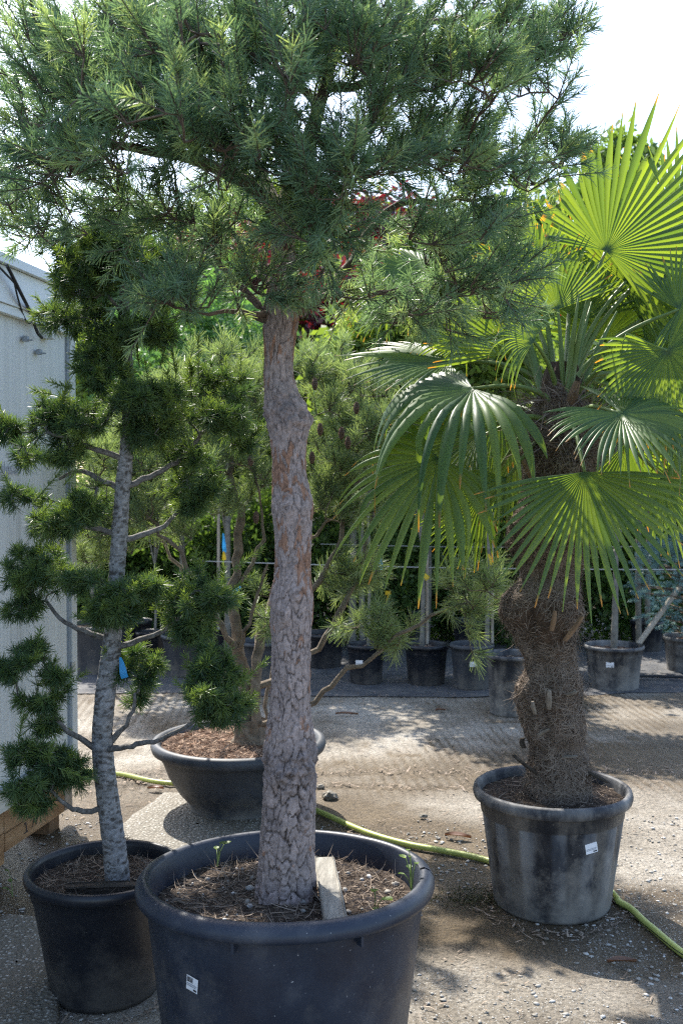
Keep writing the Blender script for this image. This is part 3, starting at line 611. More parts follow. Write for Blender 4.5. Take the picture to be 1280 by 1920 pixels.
# mould fins under the rim and the lip seam
for px in (455, 688):
    a = math.atan2(-math.sqrt(max(0.0, 0.36 ** 2 - (S(px - 535, 2.3)) ** 2)), S(px - 535, 2.3)); b = MB()
    Mx = np.array([[math.cos(a), -math.sin(a), 0], [math.sin(a), math.cos(a), 0], [0, 0, 1]])
    b.box([0.366 * math.cos(a), 0.366 * math.sin(a), 0.543], (0.02, 0.007, 0.026), Mx); b.build('rim_fin', M['pot'], tub_body, False)
b = MB(); thk = np.linspace(R(2), R(14), 9)   # raised lip section on the right
V = []
for r, z in ((0.3885, 0.556), (0.3895, 0.568), (0.386, 0.581), (0.375, 0.5955), (0.362, 0.6015), (0.350, 0.599)):
    V.append([[r * math.cos(t), r * math.sin(t), z] for t in thk])
b.grid(np.array(V)); b.build('lip_clip', M['pot'], tub_body)
b = MB(); hf_tub = soil_mesh(b, 0.337, 0.527, 0.012, 11, 0.012); soil_tub = b.build('soil', M['soil'], tub)
b = MB(); litter_on(b, 0.33, hf_tub, 3600, (0.015, 0.085), (0.001, 0.003), 0.4, 0.25); tag(b.build('needle_litter', M['litter'], soil_tub), kind='stuff')
b = MB(); n = 60; r = 0.31 * np.sqrt(rng.random(n)); t = rng.random(n) * 6.28; x, y = r * np.cos(t), r * np.sin(t)
stones(b, np.stack([x, y, hf_tub(x, y) + 0.003], -1), 0.004 + 0.008 * rng.random(n) ** 2, 0.7); tag(b.build('soil_pebbles', M['pebble'], soil_tub), kind='stuff')
# label on the tub
a0 = math.asin((S(372 - 535, 2.32)) / 0.345); zL = P(372, 1873, 2.31)[2]
rL = 0.285 + 0.067 * zL / 0.5 + 0.006
ctr = np.array([rL * math.sin(a0), -rL * math.cos(a0), zL + 0.012]); ex = np.array([math.cos(a0), math.sin(a0), -0.16]); ez = np.array([0.16 * math.cos(a0) + 0.10 * math.sin(a0), 0.16 * math.sin(a0) - 0.10 * math.cos(a0), 1])
sticker(tub, ctr + np.array([math.sin(a0), -math.cos(a0), 0]) * 0.004, ex, ez, 0.036, 0.036)

# -- round black pot of the cedar
cp = P(197, 1640, 3.2); cedpot_c = np.array([cp[0], 3.2, 0])
cedpot, hf_ced = make_pot('plant_pot', 'medium round black pot beside the large tub, holding the cloud pruned conifer', cedpot_c,
    [(0.165, 0.0), (0.17, 0.015), (0.222, 0.31), (0.228, 0.318), (0.232, 0.352)], (0.250, 0.394, 0.026, 0.040), 0.345, M['pot_black'], M['soil'], M['litter'], 1500, amp=0.012, n=96)
# -- wide bowl
bc = P(448, 1400, 5.0); bowl_c = np.array([bc[0], 5.0, 0])
bowl_pot, hf_bowl = make_pot('plant_pot', 'wide shallow dark grey bowl with a thick rolled rim and reddish bark soil', bowl_c,
    [(0.20, 0.0), (0.245, 0.004), (0.25, 0.03), (0.243, 0.04), (0.295, 0.10), (0.345, 0.18), (0.375, 0.26), (0.380, 0.264), (0.388, 0.295)], (0.432, 0.358, 0.05, 0.062), 0.325, M['pot_grey'], M['soil_red'], M['litter_red'], 2600, amp=0.016, hump=0.012, litw=(0.002, 0.007), n=112)
# -- palm pot
qp = P(1034, 1481, 3.87); palm_c = np.array([qp[0], 3.87, 0])
palm_pot, hf_palm = make_pot('plant_pot', 'dusty black ribbed pot holding the palm, small white label on the front', palm_c,
    [(0.215, 0.0), (0.222, 0.012), (0.262, 0.345), (0.263, 0.350), (0.270, 0.353), (0.276, 0.40)], (0.302, 0.452, 0.030, 0.050), 0.412, M['pot_dusty'], M['soil'], M['litter'], 900, amp=0.012,
    mod=lambda th, z: np.where(z < 0.349, 0.005 * np.tanh(6 * np.sin(th * 14)) * (0.02 < z), 0 * th), n=224)
a0 = math.asin(S(1080 - 1034, 3.6) / 0.25); zL = P(1080, 1591, 3.62)[2]; rL = 0.222 + 0.04 * zL / 0.345 + 0.0075
sticker(palm_pot, [rL * math.sin(a0), -rL * math.cos(a0), zL], [math.cos(a0), math.sin(a0), 0.14], [-0.14, 0, 1], 0.05, 0.036, False)

# ---- things lying in the pots
def plank(name, label, p0, p1, w, h, mat, up=(0, 0, 1), bev=0.004):
    p0, p1 = np.array(p0), np.array(p1); d = nrm(p1 - p0); sx = nrm(np.cross(d, up)); uz = np.cross(sx, d); L = np.linalg.norm(p1 - p0)
    b = MB(); k = 14; V = []
    for i, t in enumerate(np.linspace(0, 1, k)):
        sh = 0.94 if i in (0, k - 1) else 1
        ring = []
        for x, z in ((-1, -1), (-1, 1), (1, 1), (1, -1)):
            for ax, az in (((0, bev), (bev, 0)) if x * z > 0 else ((bev, 0), (0, bev))):
                ring.append(p0 + d * L * t + sx * (x * (w / 2 - ax)) * sh + uz * (z * (h / 2 - az)) * sh + 0.0015 * (rng.random(3) - 0.5))
        V.append(ring)
    b.grid(np.array(V), closed=True)
    for i in (0, -1): b.add(V[i], T=[[0, j, j + 1] for j in range(1, 7)])
    o = thing(name, (p0 + p1) / 2, label, 'plank'); b.build('board', mat, o, False, org=(p0 + p1) / 2)
    return o
plank('wood_plank', 'weathered grey wooden plank lying against the pine trunk in the big tub', G(607, 1612, 0.565), G(631, 1736, 0.575), 0.056, 0.024, M['grey_wood'])
plank('wood_plank', 'dark rotten plank half buried in the soil beside the cloud pruned trunk', G(125, 1668, 0.352), G(262, 1663, 0.354), 0.045, 0.03, M['dark_wood'])

# ================================================================== BIG TRUNKS
def bark_trunk(prof, y0, n_around, dz, mode, seed, ydep=None):
    """prof rows: (py, cx, hw) in photograph pixels at depth y0 -> displaced trunk grid"""
    pys = np.array([r[0] for r in prof], float); 
    o = np.argsort(-pys); prof = np.array(prof, float)[o]
    C = np.array([P(r[1], r[0], y0) for r in prof]); hw = np.array([S(r[2], y0) for r in prof])
    zs = np.arange(C[0, 2], C[-1, 2], dz)
    cx = np.interp(zs, C[:, 2], C[:, 0]); hr = np.interp(zs, C[:, 2], hw)
    k = np.hanning(15); k /= k.sum()
    sm = lambda a: np.convolve(np.pad(a, 7, mode='edge'), k, 'valid')
    cx, hr = sm(cx), sm(hr)
    th = np.arange(n_around) * 2 * np.pi / n_around
    T, Z = np.meshgrid(th, zs); HR = hr[:, None] + 0 * T
    if mode == 'pine':
        Rm = 0.065; nu = 17
        z0 = zs[0]; h = (Z - z0)
        wx = fbm(np.cos(T) * 3, np.sin(T) * 3, Z * 9, 3, seed) - 0.5; wz = fbm(np.cos(T) * 3 + 9, np.sin(T) * 3, Z * 9, 3, seed + 7) - 0.5
        v = Z / 0.040 + 2.2 * wz; u = T / (2 * np.pi) * nu + 1.6 * wx
        f1, f2, idd = voro(u, v, nu, seed)
        crack = np.clip(1 - (f2 - f1) / 0.16, 0, 1)
        msk = np.clip((fbm(np.cos(T) * 2.5, np.sin(T) * 2.5, Z * 28, 3, seed + 70) - 0.36) * 4.5, 0, 1); crack = crack * (0.5 + 0.5 * msk)
        f1b, f2b, idb = voro(u * 2 + 0.3, v * 2.1 + 0.5, nu * 2, seed + 20)
        crackb = np.clip(1 - (f2b - f1b) / 0.2, 0, 1) * np.clip((fbm(np.cos(T) * 3, np.sin(T) * 3, Z * 35, 3, seed + 75) - 0.42) * 5, 0, 1)
        low = np.clip(1 - h / 0.55, 0, 1) ; 
        layer = fbm(np.cos(T) * 1.5, np.sin(T) * 1.5, Z * 17, 4, seed + 40)
        top = np.clip((h - 0.55) / 0.4, 0, 1)
        depth = 0.0065 + 0.010 * low; 
        disp = -depth * crack ** 1.3 * (1 - 0.55 * top) - 0.0025 * crackb + 0.004 * (idd - 0.5) + 0.002 * (idb - 0.5) + 0.003 * (fbm(np.cos(T) * 14, np.sin(T) * 14, Z * 60, 2, seed + 50) - 0.5)
        disp += 0.006 * low * np.sin(T * 7 + 3 * wz) 
        # knots
        kn = np.zeros_like(Z)
        for (px, py, sz, am) in ((525, 739, 10, .006), (513, 771, 6, .004), (530, 771, 6, .004), (566, 780, 18, .004), (540, 953, 9, .004), (566, 978, 8, .004), (571, 952, 7, .003), (557, 1107, 9, .005), (533, 1147, 9, .006), (548, 1438, 11, .006), (566, 1412, 9, .005), (528, 1440, 10, .005), (510, 1415, 9, .005), (578, 1432, 9, .004), (525, 1462, 7, .003), (575, 1520, 10, .004)):
            kp = P(px, py, y0); r_l = np.interp(kp[2], zs, hr); c_l = np.interp(kp[2], zs, cx)
            a = -math.acos(max(-0.98, min(0.98, (kp[0] - c_l) / r_l)))
            da = (T - a + np.pi) % (2 * np.pi) - np.pi
            dd = np.hypot(da * r_l, (Z - kp[2]) * 0.8) / S(sz, y0)
            kn += am * 1.6 * np.exp(-(dd / 1.4) ** 2) + am * 0.35 * np.cos(dd * 9) * np.exp(-(dd / 1.7) ** 2)
            crack = np.maximum(crack * np.clip(dd - 0.2, 0, 1), 0.8 * np.exp(-((dd - 0.25) / 0.18) ** 2))
        disp += kn
        rnd = np.clip(0.45 * idd + 0.35 * idb + 0.9 * (layer - 0.38) + 0.2 * top, 0, 1)
        burl = np.exp(-((Z - P(0, 775, y0)[2]) / 0.055) ** 2) + np.exp(-((Z - P(0, 1430, y0)[2]) / 0.05) ** 2)
        disp += burl * 0.03 * (fbm(np.cos(T) * 5, np.sin(T) * 5, Z * 60, 4, seed + 60) - 0.5); rnd = np.clip(rnd - 0.5 * burl, 0, 1)
        tip = np.clip(crack ** 1.3 * (1.0 - 0.25 * top) + 0.6 * crackb ** 1.6 * (1 - 0.6 * top), 0, 1)
    else:
        band = fbm(np.cos(T) * 1.2, np.sin(T) * 1.2, Z * 75, 3, seed); 
        len_ = (fbm(np.cos(T) * 2.2, np.sin(T) * 2.2, Z * 170, 2, seed + 5) > 0.66)
        pat = fbm(np.cos(T) * 1.5, np.sin(T) * 1.5, Z * 120, 4, seed + 9)
        disp = 0.0035 * (band - 0.5) - 0.0015 * len_ + 0.004 * (pat - 0.5)
        rnd = np.clip((pat - 0.3) * 1.8, 0, 1); tip = np.clip(0.75 * len_ + 1.6 * np.clip(0.40 - pat, 0, 1) * 3, 0, 0.9)
    Rr = HR + disp
    X = cx[:, None] + Rr * np.cos(T); Y = y0 + Rr * np.sin(T)
    b = MB(); b.grid(np.stack([X, Y, Z], -1), closed=True, rnd=rnd, tip=tip)
    return b, zs, cx, hr

# ---- generic branching
def grow(polys, targets, step=0.05, sag=0.0, start_bias=0.35, jit=0.25):
    """polys: list of (pts Nx3, r0, r1). returns pos,parent,rad,tips,isbase"""
    pos, par, rad, base = [], [], [], []
    for pts, r0, r1 in polys:
        pts = np.asarray(pts, float); L = np.linalg.norm(np.diff(pts, axis=0), axis=1); cs = np.concatenate([[0], np.cumsum(L)])
        k = max(2, int(cs[-1] / step)); t = np.linspace(0, cs[-1], k + 1)
        q = np.stack([np.interp(t, cs, pts[:, i]) for i in range(3)], -1)
        q[1:-1] = (q[:-2] + 2 * q[1:-1] + q[2:]) / 4
        q[1:] += rng.normal(size=(k, 3)) * step * 0.10
        if pos: 
            dd = np.linalg.norm(np.array(pos) - q[0], axis=1); p = int(dd.argmin()); 
            if dd[p] > 0.25: p = -1
        else: p = -1
        for i, x in enumerate(q):
            pos.append(x); par.append(p); p = len(pos) - 1; rad.append(r0 + (r1 - r0) * i / k); base.append(1)
    targets = np.asarray(targets); tips = []
    A = np.array(pos); dmin = np.array([np.linalg.norm(A - t, axis=1).min() for t in targets])
    cap = len(pos) + len(targets) * 60
    buf = np.zeros((cap, 3)); buf[:len(pos)] = A; n = len(pos)
    for ti in np.argsort(dmin):
        t = targets[ti]; D = np.linalg.norm(buf[:n] - t, axis=1); j = int(D.argmin()); d = D[j]
        # attach a bit further down the branch, so twigs leave at an angle
        for _ in range(int(d * start_bias / step)):
            if par[j] >= 0: j = par[j]
        p0 = buf[j].copy(); d = np.linalg.norm(t - p0); k = max(2, int(d / step))
        pd = nrm(p0 - buf[par[j]]) if par[j] >= 0 else nrm(t - p0)
        c1 = p0 + pd * d * 0.35 + rng.normal(size=3) * d * jit * 0.3
        c2 = t - nrm(t - p0) * d * 0.3 + np.array([0, 0, -sag * d]) + rng.normal(size=3) * d * jit * 0.3
        p = j
        for i in range(1, k + 1):
            f = i / k; x = (1 - f) ** 3 * p0 + 3 * (1 - f) ** 2 * f * c1 + 3 * (1 - f) * f * f * c2 + f ** 3 * t
            if n >= cap: break
            buf[n] = x; pos.append(x); par.append(p); rad.append(0); base.append(0); p = n; n += 1
        tips.append(p)
    return np.array(pos), np.array(par), np.array(rad), tips, np.array(base)
def pipe(par, rad, base, tips, r0=0.0022, ex=2.3):
    n = len(par); acc = np.zeros(n)
    hasch = np.zeros(n, bool); hasch[par[par >= 0]] = True
    for i in range(n - 1, -1, -1):
        if not hasch[i]: acc[i] += r0 ** ex
        if par[i] >= 0: acc[par[i]] += acc[i]
    r = acc ** (1 / ex)
    return np.where(base > 0, np.maximum(rad, np.minimum(r, rad * 1.3 + 1e-4)), r)
def branch_mesh(b, pos, par, rad, ns=6, skip_base=False, base=None):
    n = len(par); ch = [[] for _ in range(n)]
    for i, p in enumerate(par):
        if p >= 0: ch[p].append(i)
    done = np.zeros(n, bool)
    for i in range(n):
        if done[i] or (par[i] >= 0 and False): continue
        chain = ([par[i]] if par[i] >= 0 else []) + [i]; done[i] = True
        j = i
        while ch[j]:
            c = [q for q in ch[j] if not done[q]]
            if not c: break
            j = max(c, key=lambda q: rad[q]); done[j] = True; chain.append(j)
        if len(chain) < 2: continue
        r = rad[chain].copy()
        if par[i] >= 0: r[0] = min(r[0], r[1])
        if skip_base and base is not None and base[i]: continue
        b.tube(pos[chain], r, ns if r.max() > 0.006 else 4, cap=False)
def needles(b, org, axis, L, nn, nl, wd, amin, amax, fwd_tip=0.6, tmin=0.05, rnd0=None, rvar=0.35, tri=False, flat=None):
    """needles round shoots: org,axis (S,3), L (S,) shoot length, nn needles per shoot, nl needle length, wd width"""
    Sn = len(org); axis = nrm(axis)
    ref = np.where(np.abs(axis[:, 2:3]) < 0.9, np.array([[0, 0, 1.0]]), np.array([[1.0, 0, 0]]))
    e1 = nrm(np.cross(axis, ref)); e2 = np.cross(axis, e1)
    t = tmin + (1 - tmin) * rng.random((Sn, nn)); ph = rng.random((Sn, nn)) * 6.2832
    a = np.radians(amin + (amax - amin) * rng.random((Sn, nn))) * (1 - fwd_tip * np.clip((t - 0.6) / 0.4, 0, 1) * rng.random((Sn, nn)))
    radial = e1[:, None] * np.cos(ph)[..., None] + e2[:, None] * np.sin(ph)[..., None]
    d = axis[:, None] * np.cos(a)[..., None] + radial * np.sin(a)[..., None]
    p = org[:, None] + axis[:, None] * (t * L[:, None])[..., None]
    ln = nl * (0.75 + 0.4 * rng.random((Sn, nn)))
    if not np.isscalar(nl) : pass
    q = p + d * ln[..., None] + np.array([0, 0, -1.0]) * (0.08 * ln)[..., None]
    s = nrm(np.cross(d, rng.normal(size=(Sn, nn, 3)))) * wd / 2
    r = (rng.random((Sn, 1)) * 0.55 if rnd0 is None else rnd0[:, None]) + rvar * (rng.random((Sn, nn)) - 0.3); r = np.clip(r, 0, 1)
    N = Sn * nn
    if tri:
        V = np.stack([p - s, p + s, q], 2).reshape(-1, 3)
        b.add(V, T=np.arange(N * 3).reshape(-1, 3), rnd=np.repeat(r.ravel(), 3), tip=np.tile([0, 0, 1.0], N))
    else:
        V = np.stack([p - s * 0.8, p + s * 0.8, q + s * 0.45, q - s * 0.45], 2).reshape(-1, 3)
        b.add(V, Q=np.arange(N * 4).reshape(-1, 4), rnd=np.repeat(r.ravel(), 4), tip=np.tile([0, 0, 1.0, 1.0], N))
def sample_blobs(blobs, n, y0):
    """blobs: (cx,cy,rx,ry,weight,dy,ry_depth) in photo px around depth y0"""
    w_ = np.array([q[4] for q in blobs], float); w_ /= w_.sum(); out = []
    for i in rng.choice(len(blobs), n, p=w_):
        cx, cy, rx, ry, _, dy, rd = blobs[i]
        v = nrm(rng.normal(size=3)) * rng.random() ** 0.45
        out.append(P(cx + rx * v[0], cy + ry * v[1], y0 + dy + rd * v[2]))
    return np.array(out)

# ================================================================== TALL PINE
def tall_pine():
    prof = [(1715, 536, 62), (1690, 536, 58), (1650, 536, 54), (1600, 537, 52), (1550, 540, 51), (1500, 542, 50), (1450, 544, 49), (1425, 545, 50), (1400, 544, 48), (1370, 543, 44), (1330, 544, 38), (1300, 544, 37), (1240, 545, 36), (1190, 546, 37), (1160, 546, 40), (1120, 546, 41), (1085, 548, 34), (1040, 549, 33), (990, 549, 35), (945, 548, 40), (915, 545, 35), (880, 542, 31), (850, 541, 32), (815, 541, 35), (790, 541, 42), (765, 537, 38), (735, 528, 30), (700, 522, 27), (650, 523, 27), (605, 527, 33), (580, 529, 31), (550, 530, 26), (500, 531, 23), (440, 530, 22), (400, 533, 20)]
    root = thing('pine_tree', P(536, 1700, PD), 'tall pine with scaly grey orange trunk and spreading needle crown in the large tub', 'tree')
    rl = np.array(root.location)
    bb, zs, cx, hr = bark_trunk(prof, PD, 168, 0.0036, 'pine', 5)
    tr = bb.build('trunk', M['pine_bark'], root, org=rl)
    for (px, py, dx) in ((484, 597, -1), (497, 590, -1)):
        p = P(px + 14, py + 2, PD - 0.02); b = MB(); b.tube([p, p + np.array([-0.03, -0.01, 0.006])], [0.011, 0.008], 8); b.build('branch_stub', M['limb'], tr, org=rl)
    D = PD
    pl = lambda pts: [P(x, y, D + dy) for x, y, dy in pts]
    polys = [
        (pl([(533, 430, 0), (535, 380, 0.02), (560, 320, 0.05), (592, 240, 0.08), (600, 170, 0.1), (640, 90, 0.1), (690, 0, 0.1), (700, -120, 0.1)]), 0.026, 0.008),
        (pl([(530, 420, 0), (505, 380, -0.03), (470, 345, -0.08), (400, 310, -0.12), (320, 290, -0.15), (200, 270, -0.2), (60, 230, -0.2)]), 0.020, 0.005),
        (pl([(530, 410, 0), (500, 350, 0.1), (470, 300, 0.2), (400, 220, 0.25), (330, 120, 0.25), (280, 0, 0.3)]), 0.019, 0.006),
        (pl([(500, 582, 0), (470, 565, 0.05), (445, 530, 0.12), (400, 480, 0.2), (360, 420, 0.22), (290, 380, 0.3), (180, 370, 0.35)]), 0.011, 0.004),
        (pl([(528, 560, 0), (480, 510, 0.2), (440, 440, 0.3), (410, 380, 0.35)]), 0.010, 0.004),
        (pl([(500, 590, -0.02), (440, 585, -0.12), (380, 590, -0.2), (320, 575, -0.25)]), 0.008, 0.003),
        (pl([(556, 585, 0), (600, 565, 0.04), (645, 510, 0.08), (680, 450, 0.12), (715, 400, 0.15), (760, 370, 0.18), (840, 380, 0.2), (920, 370, 0.2)]), 0.015, 0.005),
        (pl([(560, 570, -0.02), (640, 545, 0.05), (760, 550, 0.1), (860, 545, 0.12), (940, 545, 0.15)]), 0.010, 0.004),
        (pl([(590, 240, 0.08), (640, 330, 0.0), (700, 300, -0.05), (800, 290, -0.05), (920, 310, 0.0), (1020, 300, 0.05)]), 0.014, 0.004),
        (pl([(540, 370, 0), (600, 340, -0.15), (650, 320, -0.3), (700, 330, -0.45)]), 0.012, 0.004),
        (pl([(600, 170, 0.1), (700, 150, 0.05), (820, 130, 0.1), (960, 120, 0.12), (1040, 100, 0.12)]), 0.013, 0.004),
        (pl([(598, 200, 0.1), (520, 130, -0.15), (440, 90, -0.3), (380, 60, -0.4)]), 0.012, 0.004),
        (pl([(640, 90, 0.1), (760, 40, 0.0), (880, 30, 0.0), (1000, 40, 0.05)]), 0.011, 0.004),
        (pl([(560, 330, 0.04), (500, 230, -0.25), (440, 200, -0.45)]), 0.011, 0.004),
    ]
    blobs = [(120, 130, 190, 150, 1.5, -0.05, 0.55), (120, 300, 170, 90, 0.9, 0.05, 0.45), (330, 120, 170, 150, 1.5, -0.2, 0.5), (520, 90, 170, 130, 1.5, -0.1, 0.6), (720, 110, 160, 120, 1.3, -0.05, 0.6), (880, 130, 140, 110, 1.0, 0.05, 0.5), (990, 130, 90, 110, 0.5, 0.1, 0.35), (930, 310, 150, 90, 0.9, 0.1, 0.4), (760, 270, 150, 80, 0.8, -0.1, 0.45), (620, 330, 90, 80, 0.6, -0.3, 0.3), (590, 450, 70, 70, 0.45, -0.25, 0.15), (850, 460, 150, 90, 0.9, 0.1, 0.4), (760, 580, 170, 50, 0.7, 0.1, 0.25), (930, 550, 90, 70, 0.4, 0.12, 0.25), (230, 420, 160, 60, 0.7, 0.1, 0.4), (350, 560, 80, 45, 0.35, -0.2, 0.12), (480, 540, 45, 50, 0.22, -0.2, 0.1), (60, 420, 70, 60, 0.25, 0.1, 0.3), (440, 280, 130, 100, 0.9, -0.2, 0.5), (250, 250, 160, 100, 1.0, -0.2, 0.5), (560, -90, 520, 110, 2.6, 0.1, 0.7), (430, 430, 90, 60, 0.3, 0.3, 0.2), (1060, 60, 40, 60, 0.12, 0.1, 0.1), (1060, 290, 40, 30, 0.12, 0.1, 0.1)]
    tg = sample_blobs(blobs, 840, D)
    pos, par, rad, tips, base = grow(polys, tg, 0.045, sag=0.10)
    rad = pipe(par, rad, base, tips, 0.0018, 2.5)
    b = MB(); branch_mesh(b, pos, par, rad, 7); lim = b.build('limbs', M['limb'], root, org=rl)
    # shoots
    org, ax, L = [], [], []
    ctr = P(560, 330, D)
    for tp in tips:
        p1 = pos[tp]; q = par[par[tp]] if par[tp] >= 0 else tp
        dirn = nrm(p1 - pos[q]); out = nrm(p1 - ctr)
        k = rng.integers(3, 7)
        j = tp
        for s_ in range(k):
            up = np.array([0, 0, 1.0])
            d = nrm(dirn * 0.7 + out * 0.45 + up * (0.5 + 0.4 * rng.random()) + rng.normal(size=3) * (0.1 if s_ == 0 else 0.36))
            org.append(pos[j]); ax.append(d); L.append((0.09 + 0.06 * rng.random()) * (1 if s_ == 0 else 0.75))
            if s_ >= 1 and par[j] >= 0: j = par[j]
    org, ax, L = map(np.array, (org, ax, L))
    b = MB()
    for o_, a_, l_ in zip(org, ax, L): b.tube([o_, o_ + a_ * l_ * 0.95], [0.0022, 0.0012], 3, cap=False)
    b.build('shoots', M['twig'], root, org=rl)
    rn = np.where(rng.random(len(org)) < 0.3, 0.45 + 0.5 * rng.random(len(org)), 0.4 * rng.random(len(org)))
    b = MB(); needles(b, org, ax, L, 48, 0.037, 0.0028, 30, 66, rnd0=rn, rvar=0.35, tmin=0.25)
    cr = b.build('crown', M['pine_needle'], root, org=rl); tag(cr, kind='stuff')
    print('pine shoots', len(org))
tall_pine()

# ================================================================== CLOUD-PRUNED CONIFER
def cloud_tree():
    D = 3.2
    prof = [(1665, 221, 25), (1640, 220, 23), (1580, 214, 22), (1500, 203, 21), (1430, 194, 20), (1400, 193, 20), (1370, 192, 19), (1300, 198, 19), (1240, 207, 19), (1200, 211, 17), (1150, 216, 16), (1080, 219, 15), (1030, 222, 15), (980, 226, 15), (930, 229, 14), (905, 232, 15), (860, 236, 13), (780, 242, 12), (700, 240, 11), (600, 234, 10), (500, 232, 8), (420, 232, 6)]
    root = thing('cloud_pruned_conifer', P(220, 1650, D), 'small cloud pruned conifer with smooth grey trunk and dark green needle pads', 'tree'); rl = np.array(root.location)
    bb, *_ = bark_trunk(prof, D, 96, 0.0045, 'cedar', 12); bb.build('trunk', M['cedar_bark'], root, org=rl)
    # (branch px polyline with depth offsets), pad blobs
    pads = [
        ([(200, 1508, 0), (165, 1522, -0.04), (130, 1515, -0.1), (95, 1480, -0.15)], [(62, 1445, 85, 68, -0.18, 0.14)], 125),
        ([(182, 1405, 0), (150, 1385, -0.04), (115, 1360, -0.08), (85, 1310, -0.1)], [(88, 1312, 48, 55, -0.1, 0.1), (40, 1235, 50, 50, -0.1, 0.1)], 110),
        ([(200, 1198, 0), (165, 1185, 0.0), (120, 1165, 0.03), (85, 1125, 0.05)], [(72, 1082, 70, 66, 0.05, 0.14)], 115),
        ([(220, 1170, -0.02), (225, 1140, -0.08), (220, 1110, -0.12)], [(220, 1112, 88, 60, -0.12, 0.13)], 130),
        ([(222, 1212, 0), (265, 1200, -0.03), (310, 1180, -0.06), (345, 1150, -0.08)], [(370, 1112, 74, 72, -0.08, 0.15)], 130),
        ([(205, 1395, 0), (232, 1368, 0), (248, 1335, 0.02), (255, 1300, 0.02)], [(256, 1270, 38, 55, 0.02, 0.09)], 60),
        ([(205, 1405, -0.02), (250, 1398, -0.08), (300, 1385, -0.14), (345, 1362, -0.18)], [(390, 1315, 92, 55, -0.2, 0.13), (405, 1255, 42, 42, -0.2, 0.08)], 130),
        ([(222, 915, 0), (180, 895, 0.0), (150, 880, 0.0), (110, 900, 0)], [(95, 930, 95, 62, 0.0, 0.15)], 115),
        ([(218, 998, 0), (180, 990, 0), (150, 985, -0.05)], [(150, 965, 50, 35, -0.05, 0.1)], 35),
        ([(235, 860, 0), (180, 845, -0.05), (130, 820, -0.08), (90, 810, -0.1)], [(78, 808, 72, 66, -0.1, 0.14)], 95),
        ([(240, 800, 0), (245, 770, -0.08)], [(240, 765, 115, 88, -0.05, 0.2)], 220),
        ([(240, 910, 0), (285, 890, 0.03), (330, 870, 0.05), (380, 810, 0.08)], [(388, 770, 80, 88, 0.08, 0.16), (365, 890, 55, 65, 0.08, 0.12)], 190),
        ([(230, 1012, 0), (270, 1000, 0.03), (310, 985, 0.05), (350, 940, 0.08)], [(370, 920, 45, 45, 0.08, 0.1)], 40),
        ([(234, 650, 0), (235, 600, -0.05)], [(225, 565, 140, 95, 0.0, 0.22)], 290),
        ([(232, 520, 0), (232, 470, 0.02)], [(225, 445, 130, 85, 0.03, 0.2)], 220),
        ([(236, 700, 0), (215, 690, -0.05)], [(190, 690, 70, 40, -0.05, 0.12)], 50),
    ]
    for br, bl, nro in pads:
        pts = [P(x, y, D + dy) for x, y, dy in br]
        w_ = [q[2] * q[3] for q in bl]; tg = []
        for (cx, cy, rx, ry, dy, rd), k in zip(bl, [max(3, int(nro * q / sum(w_))) for q in w_]):
            k = max(3, int(k * 1.0)); ns_ = 7; sc_ = nrm(rng.normal(size=(ns_, 3))) * 0.85 * (0.5 + 0.7 * rng.random((ns_, 1)))
            v = sc_[rng.integers(0, ns_, k)] + nrm(rng.normal(size=(k, 3))) * (rng.random((k, 1)) ** 0.4) * np.array([0.5, 0.36, 0.55])
            tg += [P(cx + rx * a, cy + ry * bb_, D + dy + rd * c) for a, bb_, c in v]
        tg = np.array(tg)
        pos, par, rad, tips, base = grow([(smooth(pts, 4), 0.0105, 0.005)], tg, 0.025, sag=0.05, start_bias=0.3)
        rad = pipe(par, rad, base, tips, 0.0013, 2.6)
        b = MB(); branch_mesh(b, pos, par, rad, 8); b.build('branch', M['grey_limb'], root, org=rl)
        b = MB(); org, ax, L = [], [], []
        c0 = tg.mean(0)
        for tp in tips:
            p1 = pos[tp]; dirn = nrm(p1 - pos[par[tp]]); out = nrm(p1 - c0)
            d = nrm(dirn * 0.6 + out * 0.7 + np.array([0, 0, 0.35]) + rng.normal(size=3) * 0.25)
            org.append(p1 - d * 0.008); ax.append(d); L.append(0.014)
            j = par[tp]
            for _ in range(1):
                if j >= 0:
                    d2 = nrm(out * 0.5 + rng.normal(size=3) * 0.8 + np.array([0, 0, 0.3])); org.append(pos[j]); ax.append(d2); L.append(0.012)
                    if par[j] >= 0: j = par[j]
        org, ax, L = map(np.array, (org, ax, L))
        needles(b, org, ax, L, 36, 0.036, 0.0028, 15, 100, fwd_tip=0.0, rnd0=rng.random(len(org)) ** 2 * 0.7, rvar=0.25)
        # long shoots with short needles, pale at the end
        k = max(3, nro // 9)
        sel = rng.choice(len(tips), k, replace=False); o2 = np.array([pos[tips[s]] for s in sel])
        a2 = nrm(nrm(o2 - c0) * 0.5 + np.array([0, 0, 0.75]) + rng.normal(size=(k, 3)) * 0.35)
        L2 = 0.04 + 0.07 * rng.random(k)
        for o_, a_, l_ in zip(o2, a2, L2): b.tube([o_, o_ + a_ * l_], [0.0018, 0.001], 3, cap=False, rnd=0.8)
        needles(b, o2, a2, L2, 80, 0.023, 0.0026, 35, 65, rnd0=0.45 + 0.45 * rng.random(k), rvar=0.3)
        tag(b.build('foliage_pad', M['cedar_needle'], root, org=rl), kind='stuff')
    # upright leaders
    b = MB(); o2, a2, L2 = [], [], []
